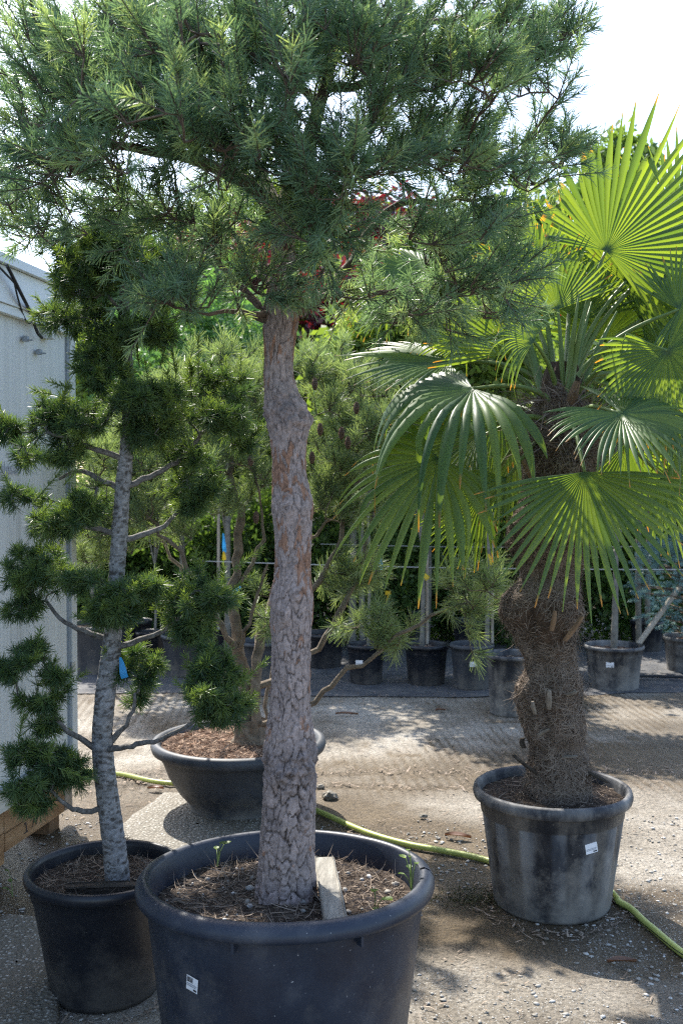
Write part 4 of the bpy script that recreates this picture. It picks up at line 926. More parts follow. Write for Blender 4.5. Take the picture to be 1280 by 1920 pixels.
    for x0, y0_, x1, y1, dy in ((210, 700, 213, 628, -0.1), (262, 690, 255, 640, -0.12), (372, 720, 372, 625, -0.02), (330, 700, 322, 650, 0.0), (300, 690, 312, 640, -0.1), (430, 1070, 490, 1030, -0.12), (430, 1110, 480, 1075, -0.12), (430, 1300, 500, 1238, -0.25), (120, 910, 165, 855, -0.2), (60, 945, 118, 880, -0.2), (110, 1440, 165, 1462, -0.25), (35, 1390, 45, 1340, -0.2), (100, 740, 60, 730, -0.2), (140, 730, 92, 715, -0.15)):
        p, q = P(x0, y0_, D + dy), P(x1, y1, D + dy); o2.append(p); a2.append(q - p); L2.append(np.linalg.norm(q - p)); b.tube([p, q], [0.002, 0.001], 4, cap=False, rnd=0.7)
    o2, a2, L2 = np.array(o2), np.array(a2), np.array(L2)
    needles(b, o2, a2, L2, 110, 0.022, 0.0026, 35, 62, rnd0=0.35 + 0.55 * rng.random(len(o2)), rvar=0.3)
    tag(b.build('leader_shoots', M['cedar_needle'], root, org=rl), kind='stuff')
cloud_tree()

# ================================================================== BOWL PINE
def bowl_pine():
    D = 5.0
    root = thing('multi_stem_pine', P(468, 1400, D), 'multi stemmed pine with low crooked limbs and long pale needles in the wide bowl', 'tree'); rl = np.array(root.location)
    pl = lambda pts: [P(x, y, D + dy) for x, y, dy in pts]
    polys = [(a_, r_a * 0.72, r_b * 0.8) for a_, r_a, r_b in [
        (pl([(466, 1400, 0), (463, 1330, 0), (458, 1270, 0), (450, 1220, 0), (440, 1170, 0), (438, 1110, 0.02), (448, 1040, 0.05), (452, 960, 0.05), (430, 880, 0.05), (420, 780, 0.1)]), 0.055, 0.012),
        (pl([(475, 1390, 0), (480, 1300, -0.05), (486, 1230, -0.05), (500, 1170, 0), (512, 1110, 0.1), (540, 1040, 0.2), (590, 960, 0.25), (640, 860, 0.3), (660, 760, 0.3)]), 0.042, 0.010),
        (pl([(455, 1240, 0), (425, 1190, -0.1), (395, 1120, -0.15), (340, 1040, -0.2), (290, 980, -0.25), (240, 930, -0.3)]), 0.024, 0.008),
        (pl([(450, 1330, 0.05), (400, 1240, 0.15), (370, 1170, 0.2), (345, 1080, 0.25), (300, 1010, 0.3), (250, 960, 0.3)]), 0.020, 0.008),
        (pl([(478, 1360, -0.02), (540, 1340, -0.1), (590, 1315, -0.15), (640, 1268, -0.2), (720, 1215, -0.3), (800, 1162, -0.35), (850, 1135, -0.35), (900, 1120, -0.35)]), 0.022, 0.008),
        (pl([(484, 1290, 0), (540, 1260, 0), (585, 1230, 0.0), (640, 1150, 0.0), (680, 1050, 0.05), (700, 960, 0.1)]), 0.026, 0.012),
        (pl([(500, 1180, 0.05), (560, 1140, 0.05), (600, 1090, 0.05), (640, 1010, 0.1), (650, 930, 0.1), (700, 840, 0.1)]), 0.026, 0.010),
        (pl([(440, 1120, 0), (470, 1060, 0), (500, 990, 0), (480, 900, -0.1)]), 0.016, 0.006),
        (pl([(490, 1395, 0.05), (500, 1330, 0.1), (510, 1260, 0.15), (530, 1180, 0.2)]), 0.016, 0.010),
        (pl([(446, 1220, -0.05), (470, 1180, -0.12), (480, 1130, -0.15), (500, 1060, -0.2)]), 0.014, 0.007),
        (pl([(540, 1040, 0.2), (620, 980, 0.2), (700, 900, 0.2), (780, 830, 0.15)]), 0.014, 0.006)]]
    blobs = [(230, 880, 110, 120, 1.2, -0.2, 0.4), (200, 1010, 60, 80, 0.5, -0.1, 0.25), (300, 960, 90, 80, 0.6, 0, 0.3), (420, 890, 100, 110, 1.0, 0, 0.4), (400, 740, 90, 90, 0.7, 0.1, 0.35), (660, 790, 110, 110, 1.4, 0.2, 0.45), (640, 920, 110, 70, 0.8, 0.1, 0.35), (760, 820, 110, 100, 0.8, 0.15, 0.4), (470, 720, 50, 80, 0.4, 0.1, 0.3), (500, 1150, 25, 50, 0.06, -0.1, 0.1), (650, 1080, 60, 45, 0.35, 0.05, 0.15), (690, 1185, 90, 32, 0.26, -0.25, 0.12), (740, 1210, 45, 25, 0.1, -0.3, 0.08), (895, 1115, 75, 55, 0.32, -0.35, 0.2), (880, 1210, 35, 40, 0.1, -0.35, 0.08), (600, 700, 80, 60, 0.4, 0.3, 0.3), (320, 800, 80, 100, 0.5, 0.1, 0.3)]
    tg = sample_blobs(blobs, 460, D)
    pos, par, rad, tips, base = grow(polys, tg, 0.06, sag=0.05)
    rad = pipe(par, rad, base, tips, 0.0022, 2.5)
    k = np.where(base > 0)[0]; pos[k] += 0.006 * rng.normal(size=(len(k), 3)); rad = rad * (1 + 0.10 * rng.normal(size=len(rad)) * (base > 0))
    b = MB(); branch_mesh(b, pos, par, rad, 10); b.build('limbs', M['bowl_limb'], root, org=rl)
    # flared crusty root base
    b = MB(); c0 = P(468, 1392, D); zz = np.linspace(-0.04, 0.12, 14); th = np.arange(40) * 2 * np.pi / 40; T, Z = np.meshgrid(th, zz)
    rr = 0.052 + 0.045 * np.exp(-(Z + 0.04) / 0.05) + 0.03 * (fbm(np.cos(T) * 3, np.sin(T) * 3, Z * 30, 3, 77) - 0.5)
    b.grid(np.stack([c0[0] + rr * 1.25 * np.cos(T), c0[1] + rr * np.sin(T), c0[2] + Z], -1), closed=True); b.build('root_flare', M['bowl_limb'], root, org=rl)
    org, ax, L = [], [], []; ctr = P(520, 1050, D)
    for tp in tips:
        j = tp; p1 = pos[tp]; dirn = nrm(p1 - pos[par[tp]]); out = nrm(p1 - ctr)
        for s_ in range(rng.integers(3, 6)):
            d = nrm(dirn * 0.5 + out * 0.3 + np.array([0, 0, 0.6]) + rng.normal(size=3) * (0.15 if s_ == 0 else 0.5)); org.append(pos[j]); ax.append(d); L.append(0.05 + 0.06 * rng.random())
            if s_ and par[j] >= 0: j = par[j]
    org, ax, L = map(np.array, (org, ax, L))
    b = MB()
    for o_, a_, l_ in zip(org, ax, L): b.tube([o_, o_ + a_ * l_ * 0.95], [0.003, 0.0018], 3, cap=False)
    b.build('shoots', M['twig'], root, org=rl)
    b = MB(); needles(b, org, ax, L, 38, 0.075, 0.0034, 22, 60, rnd0=rng.random(len(org)) * 0.7); tag(b.build('crown', M['bowl_needle'], root, org=rl), kind='stuff')
    # cones
    for (px, py, dy) in ((668, 765, 0.0), (590, 720, 0.1), (652, 830, -0.1), (640, 812, -0.1), (600, 805, -0.1), (470, 862, -0.1), (480, 970, -0.1), (585, 858, 0)):
        p = P(px, py, D + dy - 0.25); b = MB(); pr = [(0.002, -0.03)] + [(0.011 * math.sin(math.pi * (0.12 + 0.8 * q)) + (0.004 if i_ % 2 else 0), -0.027 + 0.054 * q) for i_, q in enumerate(np.linspace(0, 1, 13))] + [(0.001, 0.03)]
        lathe(b, pr, 14, c=p, mod=lambda i, th, z: 0.0035 * np.sin(7 * th + i * 1.6)); b.build('cone', M['cone'], root, org=rl)
bowl_pine()

# ================================================================== PALM
def fan_blade(b, hub, A, N, Rr, spread, droop, nseg=38, fuse=0.45, seed=0, bend=0.12, asym=0.0):
    if nseg > 25: nseg = max(10, round(2 * spread / 5.6))
    r_ = np.random.default_rng(seed)
    A = nrm(A); N = np.asarray(N, float); N = nrm(N - A * np.dot(N, A)); Sd = np.cross(N, A)
    dth = 2 * math.radians(spread) / nseg; t = np.linspace(0.0, 1, 13)
    for i in range(nseg):
        th = -math.radians(spread) + dth * (i + 0.5); rel = th / math.radians(spread)
        Lg = Rr * (0.70 + 0.30 * math.cos(rel * 1.35)) * (0.88 + 0.18 * r_.random()) * (1 - asym * min(1, max(0, rel) * 1.6))
        dirv = A * math.cos(th) + Sd * math.sin(th); per = -A * math.sin(th) + Sd * math.cos(th)
        r = t * Lg
        fz = fuse * Rr * (0.72 + 0.36 * r_.random())
        hw = np.where(r < fz, r * math.tan(dth / 2), fz * math.tan(dth / 2) * np.clip((1 - np.clip((r - fz) / (Lg - fz), 0, 1) ** 2.0), 0.04, 1))
        hw = np.maximum(hw, 0.0015)
        c = hub + dirv[None] * r[:, None]
        # dish and gravity
        c = c + N[None] * (0.10 * r * (r / Rr) - 0.04 * Rr * (abs(rel) ** 2) * (r / Rr))[:, None]
        s = np.clip((r / Lg - 0.35) / 0.65, 0, 1)
        dr = droop * (0.7 + 0.6 * r_.random())
        if r_.random() < bend:
            kk = 0.5 + 0.25 * r_.random(); s2 = np.clip((r / Lg - kk) / (1 - kk), 0, 1)
            back = (Lg * (1 - kk)) * s2; c = c - dirv[None] * (back * 0.75)[:, None] - N[None] * 0 + np.array([0, 0, -1.0])[None] * (back * 0.75)[:, None]
        dd = dr * Lg * s ** 1.8
        c = c + np.array([0, 0, -1.0])[None] * dd[:, None] - dirv[None] * (0.35 * dd * s)[:, None]
        c = c + per[None] * (0.02 * Rr * r_.normal() * s ** 2)[:, None]
        pl_ = np.where(r < fz, 1.15, 1.15 - 0.6 * s) * hw
        V = np.stack([c - per[None] * hw[:, None] - N[None] * (pl_ * 0.5)[:, None], c + N[None] * (pl_ * 0.5)[:, None], c + per[None] * hw[:, None] - N[None] * (pl_ * 0.5)[:, None]], 1)
        rn = r_.random()
        tipv = np.clip(t - 0.12 * r_.random() + (0.05 if r_.random() < 0.3 else 0), 0, 1)
        b.grid(V, rnd=rn, tip=np.repeat(tipv[:, None], 3, 1))
def palm():
    D = 3.87
    root = thing('fan_palm', P(1040, 1500, D), 'fan palm with shaggy brown fibrous trunk and glowing green pleated fronds', 'palm'); rl = np.array(root.location)
    prof = np.array([(1515, 1042, 68), (1480, 1043, 66), (1440, 1042, 62), (1400, 1043, 50), (1340, 1034, 64), (1290, 1030, 70), (1240, 1032, 50), (1200, 1024, 60), (1150, 1012, 86), (1120, 1018, 82), (1080, 1034, 52), (1020, 1024, 78), (980, 1030, 84), (920, 1042, 74), (870, 1048, 80), (820, 1054, 70), (770, 1052, 52), (720, 1050, 40), (680, 1050, 24)])
    C = np.array([P(r[1], r[0], D) for r in prof]); hw = S(prof[:, 2], D)
    zs = np.linspace(C[0, 2], C[-1, 2], 150); cx = np.interp(zs, C[:, 2], C[:, 0]); hr = np.interp(zs, C[:, 2], hw)
    th = np.arange(72) * 2 * np.pi / 72; T, Z = np.meshgrid(th, zs)
    rr = hr[:, None] * 0.86 + 0.06 * (fbm(np.cos(T) * 2.2, np.sin(T) * 2.2, Z * 9, 3, 88) - 0.5) + 0.012 * (fbm(np.cos(T) * 8, np.sin(T) * 8, Z * 30, 2, 89) - 0.5)
    b = MB(); b.grid(np.stack([cx[:, None] + rr * np.cos(T), D + rr * np.sin(T), Z], -1), closed=True); tr = b.build('trunk', M['palm_core'], root, org=rl)
    # fibre: wisps lying down and round the trunk, clumped
    n = 34000
    cl = 420; cth = rng.random(cl) * 6.283; cz = rng.uniform(zs[0], zs[-12], cl); cd = rng.normal(size=(cl, 2)) * np.array([1.0, 0.45]) + np.array([0, -0.4])
    ci = rng.integers(0, cl, n); tt = cth[ci] + rng.normal(size=n) * 0.28; z = np.clip(cz[ci] + rng.normal(size=n) * 0.035, zs[0], zs[-8])
    fr = np.interp(z, zs, hr) * 0.87 + 0.06 * (fbm(np.cos(tt) * 2.2, np.sin(tt) * 2.2, z * 9, 3, 88) - 0.5)
    cc = np.interp(z, zs, cx); p = np.stack([cc + fr * np.cos(tt), D + fr * np.sin(tt), z], -1)
    rad_ = np.stack([np.cos(tt), np.sin(tt), 0 * tt], -1); tan = np.stack([-np.sin(tt), np.cos(tt), 0 * tt], -1)
    d = rad_ * (0.02 + 0.40 * rng.random((n, 1)) ** 4) + tan * (cd[ci, 0:1] + 0.35 * rng.normal(size=(n, 1))) + np.array([0, 0, 1.0]) * (cd[ci, 1:2] + 0.35 * rng.normal(size=(n, 1)))
    b = MB(); strips(b, p, d, 0.02 + 0.055 * rng.random(n) ** 2, 0.0013 + 0.0018 * rng.random(n), 1.1, 5)
    V = b.V[0]; vz = V[:, 2]; vc = np.interp(vz, zs, cx); dx, dy = V[:, 0] - vc, V[:, 1] - D; vr = np.hypot(dx, dy); va = np.arctan2(dy, dx)
    sf = np.interp(vz, zs, hr) * 0.86 + 0.06 * (fbm(np.cos(va) * 2.2, np.sin(va) * 2.2, vz * 9, 3, 88) - 0.5) + 0.002
    ex = vr - sf; nr_ = sf + np.where(ex > 0, ex * (0.22 + 0.5 * np.repeat(rng.random(n) ** 5, 12)), 0.006 * np.repeat(rng.random(n), 12)); V[:, 0] = vc + nr_ * np.cos(va); V[:, 1] = D + nr_ * np.sin(va)
    tag(b.build('trunk_fibre', M['fibre'], tr, org=rl), kind='stuff')
    # broad loose fibre skirts, cut leaf bases
    for (px, py, dx, dz, L, w, mt) in ((1027, 1295, 0.02, 0.9, 0.10, 0.028, 'cut_wood'), (1003, 1317, 0.01, 0.7, 0.07, 0.025, 'cut_wood'), (1060, 1288, 0.4, 0.3, 0.05, 0.02, 'cut_wood'), (1008, 1362, 0.8, 0.4, 0.07, 0.02, 'cut_wood'), (1052, 1405, 0.9, 0.15, 0.07, 0.014, 'cut_wood'), (1058, 1165, 0.35, 0.8, 0.14, 0.03, 'leaf_base'), (1032, 1150, 0.05, 0.9, 0.1, 0.025, 'leaf_base'), (1055, 980, 0.2, 0.9, 0.14, 0.03, 'leaf_base'), (1000, 880, -0.2, 0.8, 0.1, 0.03, 'leaf_base'), (1062, 745, 0.2, 0.9, 0.16, 0.05, 'leaf_base'), (1010, 1420, -0.5, 0.6, 0.16, 0.022, 'dark_wood'), (985, 1390, 0.3, 0.9, 0.05, 0.02, 'dark_wood'), (1105, 1450, 0.8, -0.5, 0.10, 0.02, 'dark_wood')):
        z_ = P(px, py, D)[2]; r_l = np.interp(z_, zs, hr); c_l = np.interp(z_, zs, cx); x_ = P(px, py, D - r_l * 0.8)[0]
        sx = max(-0.96, min(0.96, (x_ - c_l) / (r_l * 1.05))); yy = D - r_l * 1.0 * math.sqrt(1 - sx * sx)
        p0 = np.array([x_, yy + 0.015, z_ - L * dz * 0.5]); out = np.array([sx, -math.sqrt(1 - sx * sx), 0])
        k = 7; V = []
        dvec = nrm(np.array([dx, 0, dz]) + out * 0.25)
        sw = nrm(np.cross(dvec, out))
        for i, t in enumerate(np.linspace(0, 1, k)):
            c = p0 + dvec * L * 0.8 * t + out * (0.012 * math.sin(t * 2.2) - 0.006); ww = w * 0.8 * (0.55 + 0.45 * math.sin(0.6 + 2.4 * t)) * 0.5
            V.append([c - sw * ww, c - sw * ww * 0.5 + out * 0.009, c + sw * ww * 0.5 + out * 0.009, c + sw * ww, c - out * 0.012])
        b = MB(); b.grid(np.array(V), closed=True)
        for q in (0, -1): b.add(V[q], T=[[0, 1, 2], [0, 2, 3], [0, 3, 4]])
        b.build('leaf_base', M[mt], tr, False, org=rl)
    # fronds: hub px,py,dy, R px, axis angle deg, axis depth, normal, spread, droop, nseg
    F = [
        (1135, 470, 0.0, 315, 58, 0.0, (0, -1, 0.12), 112, 0.0, 40),
        (1045, 580, -0.05, 155, 98, 0.1, (0, -1, 0.35), 78, 0.02, 30),
        (1172, 528, 0.2, 190, 38, 0.1, (0, -1, 0.2), 105, 0.03, 34),
        (1272, 580, -0.15, 140, 10, 0.0, (-0.2, -1, 0.2), 140, 0.03, 34),
        (1250, 658, -0.4, 185, -65, 0.1, (-0.2, -0.9, 0.4), 140, 0.12, 36),
        (1165, 775, -0.5, 205, -28, -0.6, (0.0, -0.5, 0.9), 152, 0.22, 38),
        (1095, 885, -0.45, 262, -86, -0.2, (0, -0.95, 0.3), 88, 0.06, 38),
        (885, 728, -0.1, 265, 196, -0.35, (-0.15, -0.5, 0.85), 112, 0.62, 21),
        (820, 858, -0.25, 245, 224, -0.1, (-0.35, -0.75, 0.5), 105, 0.35, 24),
        (838, 678, 0.2, 215, 184, -0.2, (0, -0.45, 0.9), 95, 0.16, 32),
        (800, 520, 0.35, 165, 172, -0.1, (0, -0.7, 0.7), 105, 0.2, 32),
        (865, 645, 0.3, 120, 130, 0.0, (0, -0.9, 0.4), 100, 0.35, 28),
        (905, 925, 0.2, 150, 228, 0.0, (-0.2, -0.9, 0.3), 60, 0.1, 26),
        (895, 818, 0.2, 195, 184, -0.1, (0, -0.7, 0.7), 85, 0.12, 30),
        (965, 660, 0.15, 210, 118, 0.1, (0, -1, 0.25), 75, 0.05, 30),
        (985, 560, 0.35, 150, 108, 0.2, (0, -1, 0.2), 95, 0.05, 30),
        (1232, 480, 0.45, 210, 55, 0.1, (0, -1, 0.1), 100, 0.03, 34),
        (935, 765, 0.35, 165, 212, 0.0, (-0.1, -0.8, 0.5), 80, 0.15, 28),
        (1205, 718, 0.4, 170, -50, 0.0, (0.1, -0.9, 0.4), 100, 0.1, 32),
        (1128, 640, 0.35, 175, 72, 0.2, (0, -1, 0.2), 95, 0.05, 32),
        (1175, 830, 0.3, 175, -62, 0.0, (0.1, -0.95, 0.3), 80, 0.06, 30),
        (948, 895, -0.1, 120, 205, -0.2, (-0.2, -0.7, 0.6), 60, 0.15, 22),
        (1092, 600, 0.25, 160, 82, 0.2, (0, -1, 0.3), 70, 0.03, 28),
        (745, 545, 0.45, 140, 160, 0.0, (0, -0.8, 0.5), 95, 0.25, 28),
        (1255, 800, 0.1, 160, -20, 0.0, (0, -0.6, 0.8), 110, 0.25, 30),
        (1110, 560, 0.5, 170, 95, 0.2, (0, -1, 0.2), 100, 0.05, 30),
        (1200, 600, 0.3, 150, 20, 0.1, (0.2, -1, 0.2), 100, 0.1, 30), (1000, 640, -0.2, 130, 140, -0.2, (-0.2, -0.7, 0.6), 90, 0.4, 30), (1235, 740, -0.1, 160, -35, -0.2, (0.2, -0.7, 0.6), 100, 0.35, 30),
        (1010, 540, 0.15, 140, 112, 0.1, (0.1, -1, 0.1), 85, 0.1, 30), (1280, 700, 0.3, 170, 60, 0.1, (0, -1, 0.3), 100, 0.1, 30), (1150, 720, 0.25, 150, 15, 0.0, (0.3, -0.9, 0.4), 85, 0.2, 30),
        (1005, 505, 0.4, 150, 100, 0.1, (0.1, -1, 0.2), 90, 0.08, 30), (1270, 440, 0.35, 210, 75, 0.1, (-0.1, -1, 0.1), 90, 0.05, 30), (920, 600, 0.4, 150, 135, 0.0, (-0.1, -0.9, 0.4), 90, 0.25, 30), (965, 850, 0.35, 160, 200, 0.0, (-0.2, -0.8, 0.5), 80, 0.2, 30), (1240, 890, 0.25, 170, -40, 0.0, (0.1, -0.9, 0.4), 85, 0.15, 30), (1075, 505, 0.55, 160, 80, 0.1, (0, -1, 0.1), 90, 0.06, 30),
    ]
    crown = P(1050, 745, D)
    for i, (hx, hy, dy, Rp, an, ad, N, sp, dr, ns) in enumerate(F):
        hub = P(hx, hy, D + dy); A = np.array([math.cos(R(an)), ad, math.sin(R(an))])
        b = MB(); fan_blade(b, hub, A, N, S(Rp, D + dy), sp, dr, ns, 0.5, i + 100, bend=0.16 if i not in (5, 6) else 0.03, asym=0.5 if i == 0 else 0.0)
        fr = b.build('frond', M['palm_leaf'], root, org=rl)
        p0 = crown + np.array([0.05 * np.sign(hub[0] - crown[0]) * min(1, abs(hub[0] - crown[0]) * 4), 0.06 * np.sign(dy), -0.02 + 0.10 * rng.random() - (0.12 if hy > 760 else 0)])
        if i == 6: p0 = P(1062, 800, D - 0.18)
        L = np.linalg.norm(hub - p0); t = np.linspace(0, 1, 14)[:, None]
        c1 = p0 + np.array([(hub[0] - p0[0]) * 0.35, (hub[1] - p0[1]) * 0.4, (0.22 if i != 6 else 0.3) * L + 0.3 * (hub[2] - p0[2])])
        c2 = hub - nrm(A * 0.6 + nrm(hub - p0) * 0.6) * L * 0.25
        pts = (1 - t) ** 3 * p0 + 3 * (1 - t) ** 2 * t * c1 + 3 * (1 - t) * t * t * c2 + t ** 3 * hub
        b = MB(); b.tube(pts, np.linspace(0.011, 0.0055, 14), 7, rnd=0.4); b.build('petiole', M['petiole'], fr, org=rl)
    # young spear leaves and dead petiole bases round the crown
    for i in range(9):
        a = rng.random() * 6.28; p0 = crown + np.array([0.05 * math.cos(a), 0.05 * math.sin(a), -0.05]); p1 = p0 + np.array([0.16 * math.cos(a), 0.12 * math.sin(a), 0.30 + 0.2 * rng.random()])
        b = MB(); b.tube([p0, (p0 + p1) / 2 + np.array([0, 0, 0.03]), p1], [0.016, 0.011, 0.003], 6, rnd=rng.random()); b.build('spear_leaf', M['petiole'], root, org=rl)
    b = MB(); n = 900; tt = rng.random(n) * 6.283; p = crown + np.stack([0.10 * np.cos(tt), 0.10 * np.sin(tt), rng.uniform(-0.22, 0.0, n)], -1)
    strips(b, p, np.stack([np.cos(tt), np.sin(tt), rng.normal(size=n) * 0.8 - 0.1], -1), 0.05 + 0.12 * rng.random(n), 0.0015 + 0.002 * rng.random(n), 0.7, 4); tag(b.build('crown_fibre', M['fibre'], root, org=rl), kind='stuff')
palm()

# ================================================================== HOSE
hp = [G(60, 1432, 0.013), G(150, 1443, 0.013), G(230, 1452, 0.013), G(312, 1468, 0.013), G(430, 1492, 0.013), G(590, 1523, 0.013), G(680, 1558, 0.013), G(760, 1582, 0.013), G(840, 1597, 0.013), G(912, 1613, 0.013), G(1040, 1655, 0.013), G(1160, 1692, 0.013), G(1215, 1735, 0.013), G(1290, 1795, 0.013), G(1400, 1850, 0.013)]
# keep the run behind bowl and palm pot clear of them
hp[4] = np.array([bowl_c[0] + 0.02, 5.33, 0.013]); hp[5] = np.array([G(590, 1523)[0] - 0.02, G(590, 1523)[1] + 0.02, 0.013])
hose = thing('garden_hose', hp[6], 'yellow green garden hose with dark stripes winding across the concrete', 'hose')
pts = smooth(hp, 10); ppx = palm_c[:2]
for q in pts:     # pass in front/behind the palm pot foot without cutting it
    dv = q[:2] - ppx; dl = np.linalg.norm(dv)
    if dl < 0.25: q[:2] = ppx + np.array([dv[0], abs(dv[1]) + 1e-3]) / np.linalg.norm([dv[0], abs(dv[1]) + 1e-3]) * 0.25
    dv = q[:2] - bowl_c[:2]; dl = np.linalg.norm(dv)
    if dl < 0.275: q[:2] = bowl_c[:2] + dv / dl * 0.275
M['hose'] = pmat('hose', [(0.3, (0.30, 0.36, 0.08)), (0.7, (0.42, 0.46, 0.13))], 12, 0.42, 0.1, 60, 0.002, spec=0.5)
b = MB(); b.tube(pts, 0.0135, 12); b.build('tube', M['hose'], hose, org=hp[6])
for ph in (0.6, 2.0):
    d = nrm(np.gradient(pts, axis=0)); sd = nrm(np.cross(d, [0, 0, 1])); 
    an = ph + np.linspace(0, 5, len(pts)); V = []
    for p_, s_, a_ in zip(pts, sd, an): V.append([p_ + 0.0138 * (s_ * math.cos(a_ + e) + np.array([0, 0, 1]) * math.sin(a_ + e)) for e in (-0.12, 0, 0.12)])
    b = MB(); b.grid(np.array(V)); b.build('stripe', M['black_rubber'], hose, org=hp[6])

# ================================================================== BACKGROUND POTTED STOCK
def rowpot(cx, rim_py, base_py, hwp, mat, label, soilm='soil', lab=None, nlit=120, square=False):
    """base_py = lowest visible point of the pot"""
    hb = hwp * 0.78
    d = CAMH * FPX / ((base_py - 912) * (1 - hb / FPX)); Rr = S(hwp, d); z = P(cx, rim_py, d)[2]
    c = np.array([P(cx, rim_py, d)[0], d, 0.0])
    z = max(0.16, z)
    rt, hf = make_pot('nursery_pot', label, c, [(Rr * 0.78, 0), (Rr * 0.79, 0.012), (Rr * 0.90, z * 0.80), (Rr * 0.925, z * 0.81), (Rr * 0.94, z - 0.03)], (Rr, z, Rr * 0.09, 0.032), z - 0.045, M[mat], M[soilm], M['litter_red' if soilm == 'soil_red' else 'litter'], nlit, cat='plant pot', n=56, group='nursery pots at the back of the yard', amp=0.012, litw=(0.003, 0.012),
        mod=lambda th, zz: 0.003 * np.tanh(4 * np.sin(th * 12)) + 0 * th)
    if lab:
        x = P(lab[0], lab[1], d - Rr * 0.85)[0] - c[0]; zl = P(lab[0], lab[1], d - Rr * 0.85)[2]; rr = Rr * (0.79 + 0.11 * zl / (z * 0.8)) + 0.004 if zl < z * 0.8 else Rr * 1.0 + 0.002
        a = math.asin(max(-0.9, min(0.9, x / rr))); sticker(rt, [rr * math.sin(a), -rr * math.cos(a), zl], [math.cos(a), math.sin(a), 0.03], [0, 0, 1], 0.06, 0.04, False)
    return rt, c, z
def leafcloud(b, ctr, rad, n, ls, clumps=45, out_bias=0.5, aspect=0.55, up=0.0, csz=0.22):
    ctr = np.asarray(ctr); rad = np.asarray(rad)
    cc = nrm(rng.normal(size=(clumps, 3))) * rng.random((clumps, 1)) ** 0.4
    i = rng.integers(0, clumps, n); v = cc[i] + rng.normal(size=(n, 3)) * csz
    p = ctr + v * rad
    d = nrm(nrm(v) * out_bias + rng.normal(size=(n, 3)) * 0.7 + np.array([0, 0, up])); s = nrm(np.cross(d, rng.normal(size=(n, 3))))
    l_ = (ls * (0.6 + 0.8 * rng.random(n)))[:, None]; w_ = l_ * aspect / 2
    V = np.stack([p, p + d * l_ * 0.5 + s * w_, p + d * l_, p + d * l_ * 0.5 - s * w_], 1).reshape(-1, 3)
    b.add(V, Q=np.arange(n * 4).reshape(-1, 4), rnd=np.repeat(np.clip(rng.random(n) * 0.7 + 0.3 * hashn(i, i), 0, 1), 4))
    return cc * rad * 0.9 + ctr
def bgtree(name, label, px, py, rxp, ryp, d, n, ls, mat, cat='tree', group=None, dep=None, aspect=0.55, up=0.0, basex=None, stem=0.03, clumps=45, csz=0.22, out=0.5, stemmat='stem', zbase=-0.02):
    c = P(px, py, d); rad = (S(rxp, d), dep or S(rxp, d) * 0.8, S(ryp, d))
    bx = c[0] if basex is None else P(basex, py, d)[0]
    root = thing(name, (bx, d, 0), label, cat, group); rl = np.array(root.location)
    b = MB(); cl = leafcloud(b, c, rad, n, ls, clumps, out, aspect, up, csz); cr = b.build('crown', M[mat], root, False, org=rl); tag(cr, kind='stuff')
    b = MB(); base = np.array([bx, d, zbase]); mid = np.array([c[0], d, max(0.3, c[2] - rad[2] * 0.6)])
    b.tube(smooth([base, (base + mid) / 2 + rng.normal(size=3) * 0.02, mid, c + np.array([0, 0, rad[2] * 0.3])], 5), np.linspace(stem, stem * 0.4, 16), 8)
    for q in cl[:14]: b.tube([mid + (c - mid) * rng.random() * 0.6, (mid + q) / 2 + np.array([0, 0, 0.04]), q], [stem * 0.4, stem * 0.25, 0.003], 5, cap=False)
    b.build('trunk', M[stemmat], root, org=rl)
    return root

pots = {}
pots['a'] = rowpot(182, 1168, 1268, 62, 'pot_grey', 'wide pale grey pot next to the container corner', nlit=0)
pots['b'] = rowpot(252, 1162, 1240, 34, 'pot_black', 'black pot half hidden behind the smooth grey trunk', nlit=0)
pots['c'] = rowpot(285, 1183, 1252, 30, 'pot_black', 'small black pot with a thin stem between the grey trunk and an empty pot')
pots['d'] = rowpot(352, 1188, 1273, 50, 'pot_grey', 'dark grey ridged pot with white label standing left of the multi stemmed pine', lab=(337, 1194))
pots['e'] = rowpot(418, 1170, 1240, 34, 'pot_black', 'black pot with reddish soil behind the left stems of the multi stemmed pine', 'soil_red')
pots['f'] = rowpot(487, 1200, 1293, 46, 'pot_grey', 'square shouldered grey pot right behind the multi stemmed pine base', nlit=0)
pots['g'] = rowpot(606, 1185, 1256, 42, 'pot_black', 'black pot just behind the scaly trunk above the concrete', nlit=0)
pots['h'] = rowpot(686, 1206, 1287, 37, 'pot_black', 'black pot with a label under the low bowl pine branch', 'soil_red', lab=(673, 1243))
pots['i'] = rowpot(799, 1206, 1289, 43, 'pot_black', 'black pot filled with reddish bark chips and two stakes', 'soil_red')
pots['j'] = rowpot(884, 1206, 1297, 42, 'pot_grey', 'grey pot with small white label left of the tall pale pot', 'soil_red', lab=(887, 1245))
pots['k'] = rowpot(958, 1224, 1348, 50, 'pot_dusty', 'tall pale dusty pot partly hidden by the shaggy palm trunk', nlit=60)
pots['l'] = rowpot(1150, 1208, 1299, 56, 'pot_dusty', 'dusty black pot with white label and one straight sapling right of the palm', 'soil_red', lab=(1143, 1247))
pots['m'] = rowpot(1290, 1192, 1265, 48, 'pot_dusty', 'black pot under the blue spruce', 'soil_red')
pots['n'] = rowpot(785, 1142, 1215, 26, 'pot_grey', 'small grey pot standing farther back between the twin stakes and the hedge')
pots['o'] = rowpot(1212, 1163, 1224, 32, 'pot_black', 'black pot behind the leaning pole', nlit=0)
pots['p'] = rowpot(700, 1150, 1216, 30, 'pot_black', 'black pot with yellow plant tag in front of the dark hedge', nlit=0)
pots['q'] = rowpot(1050, 1165, 1225, 34, 'pot_black', 'black pot in the second row behind the palm trunk', nlit=0)
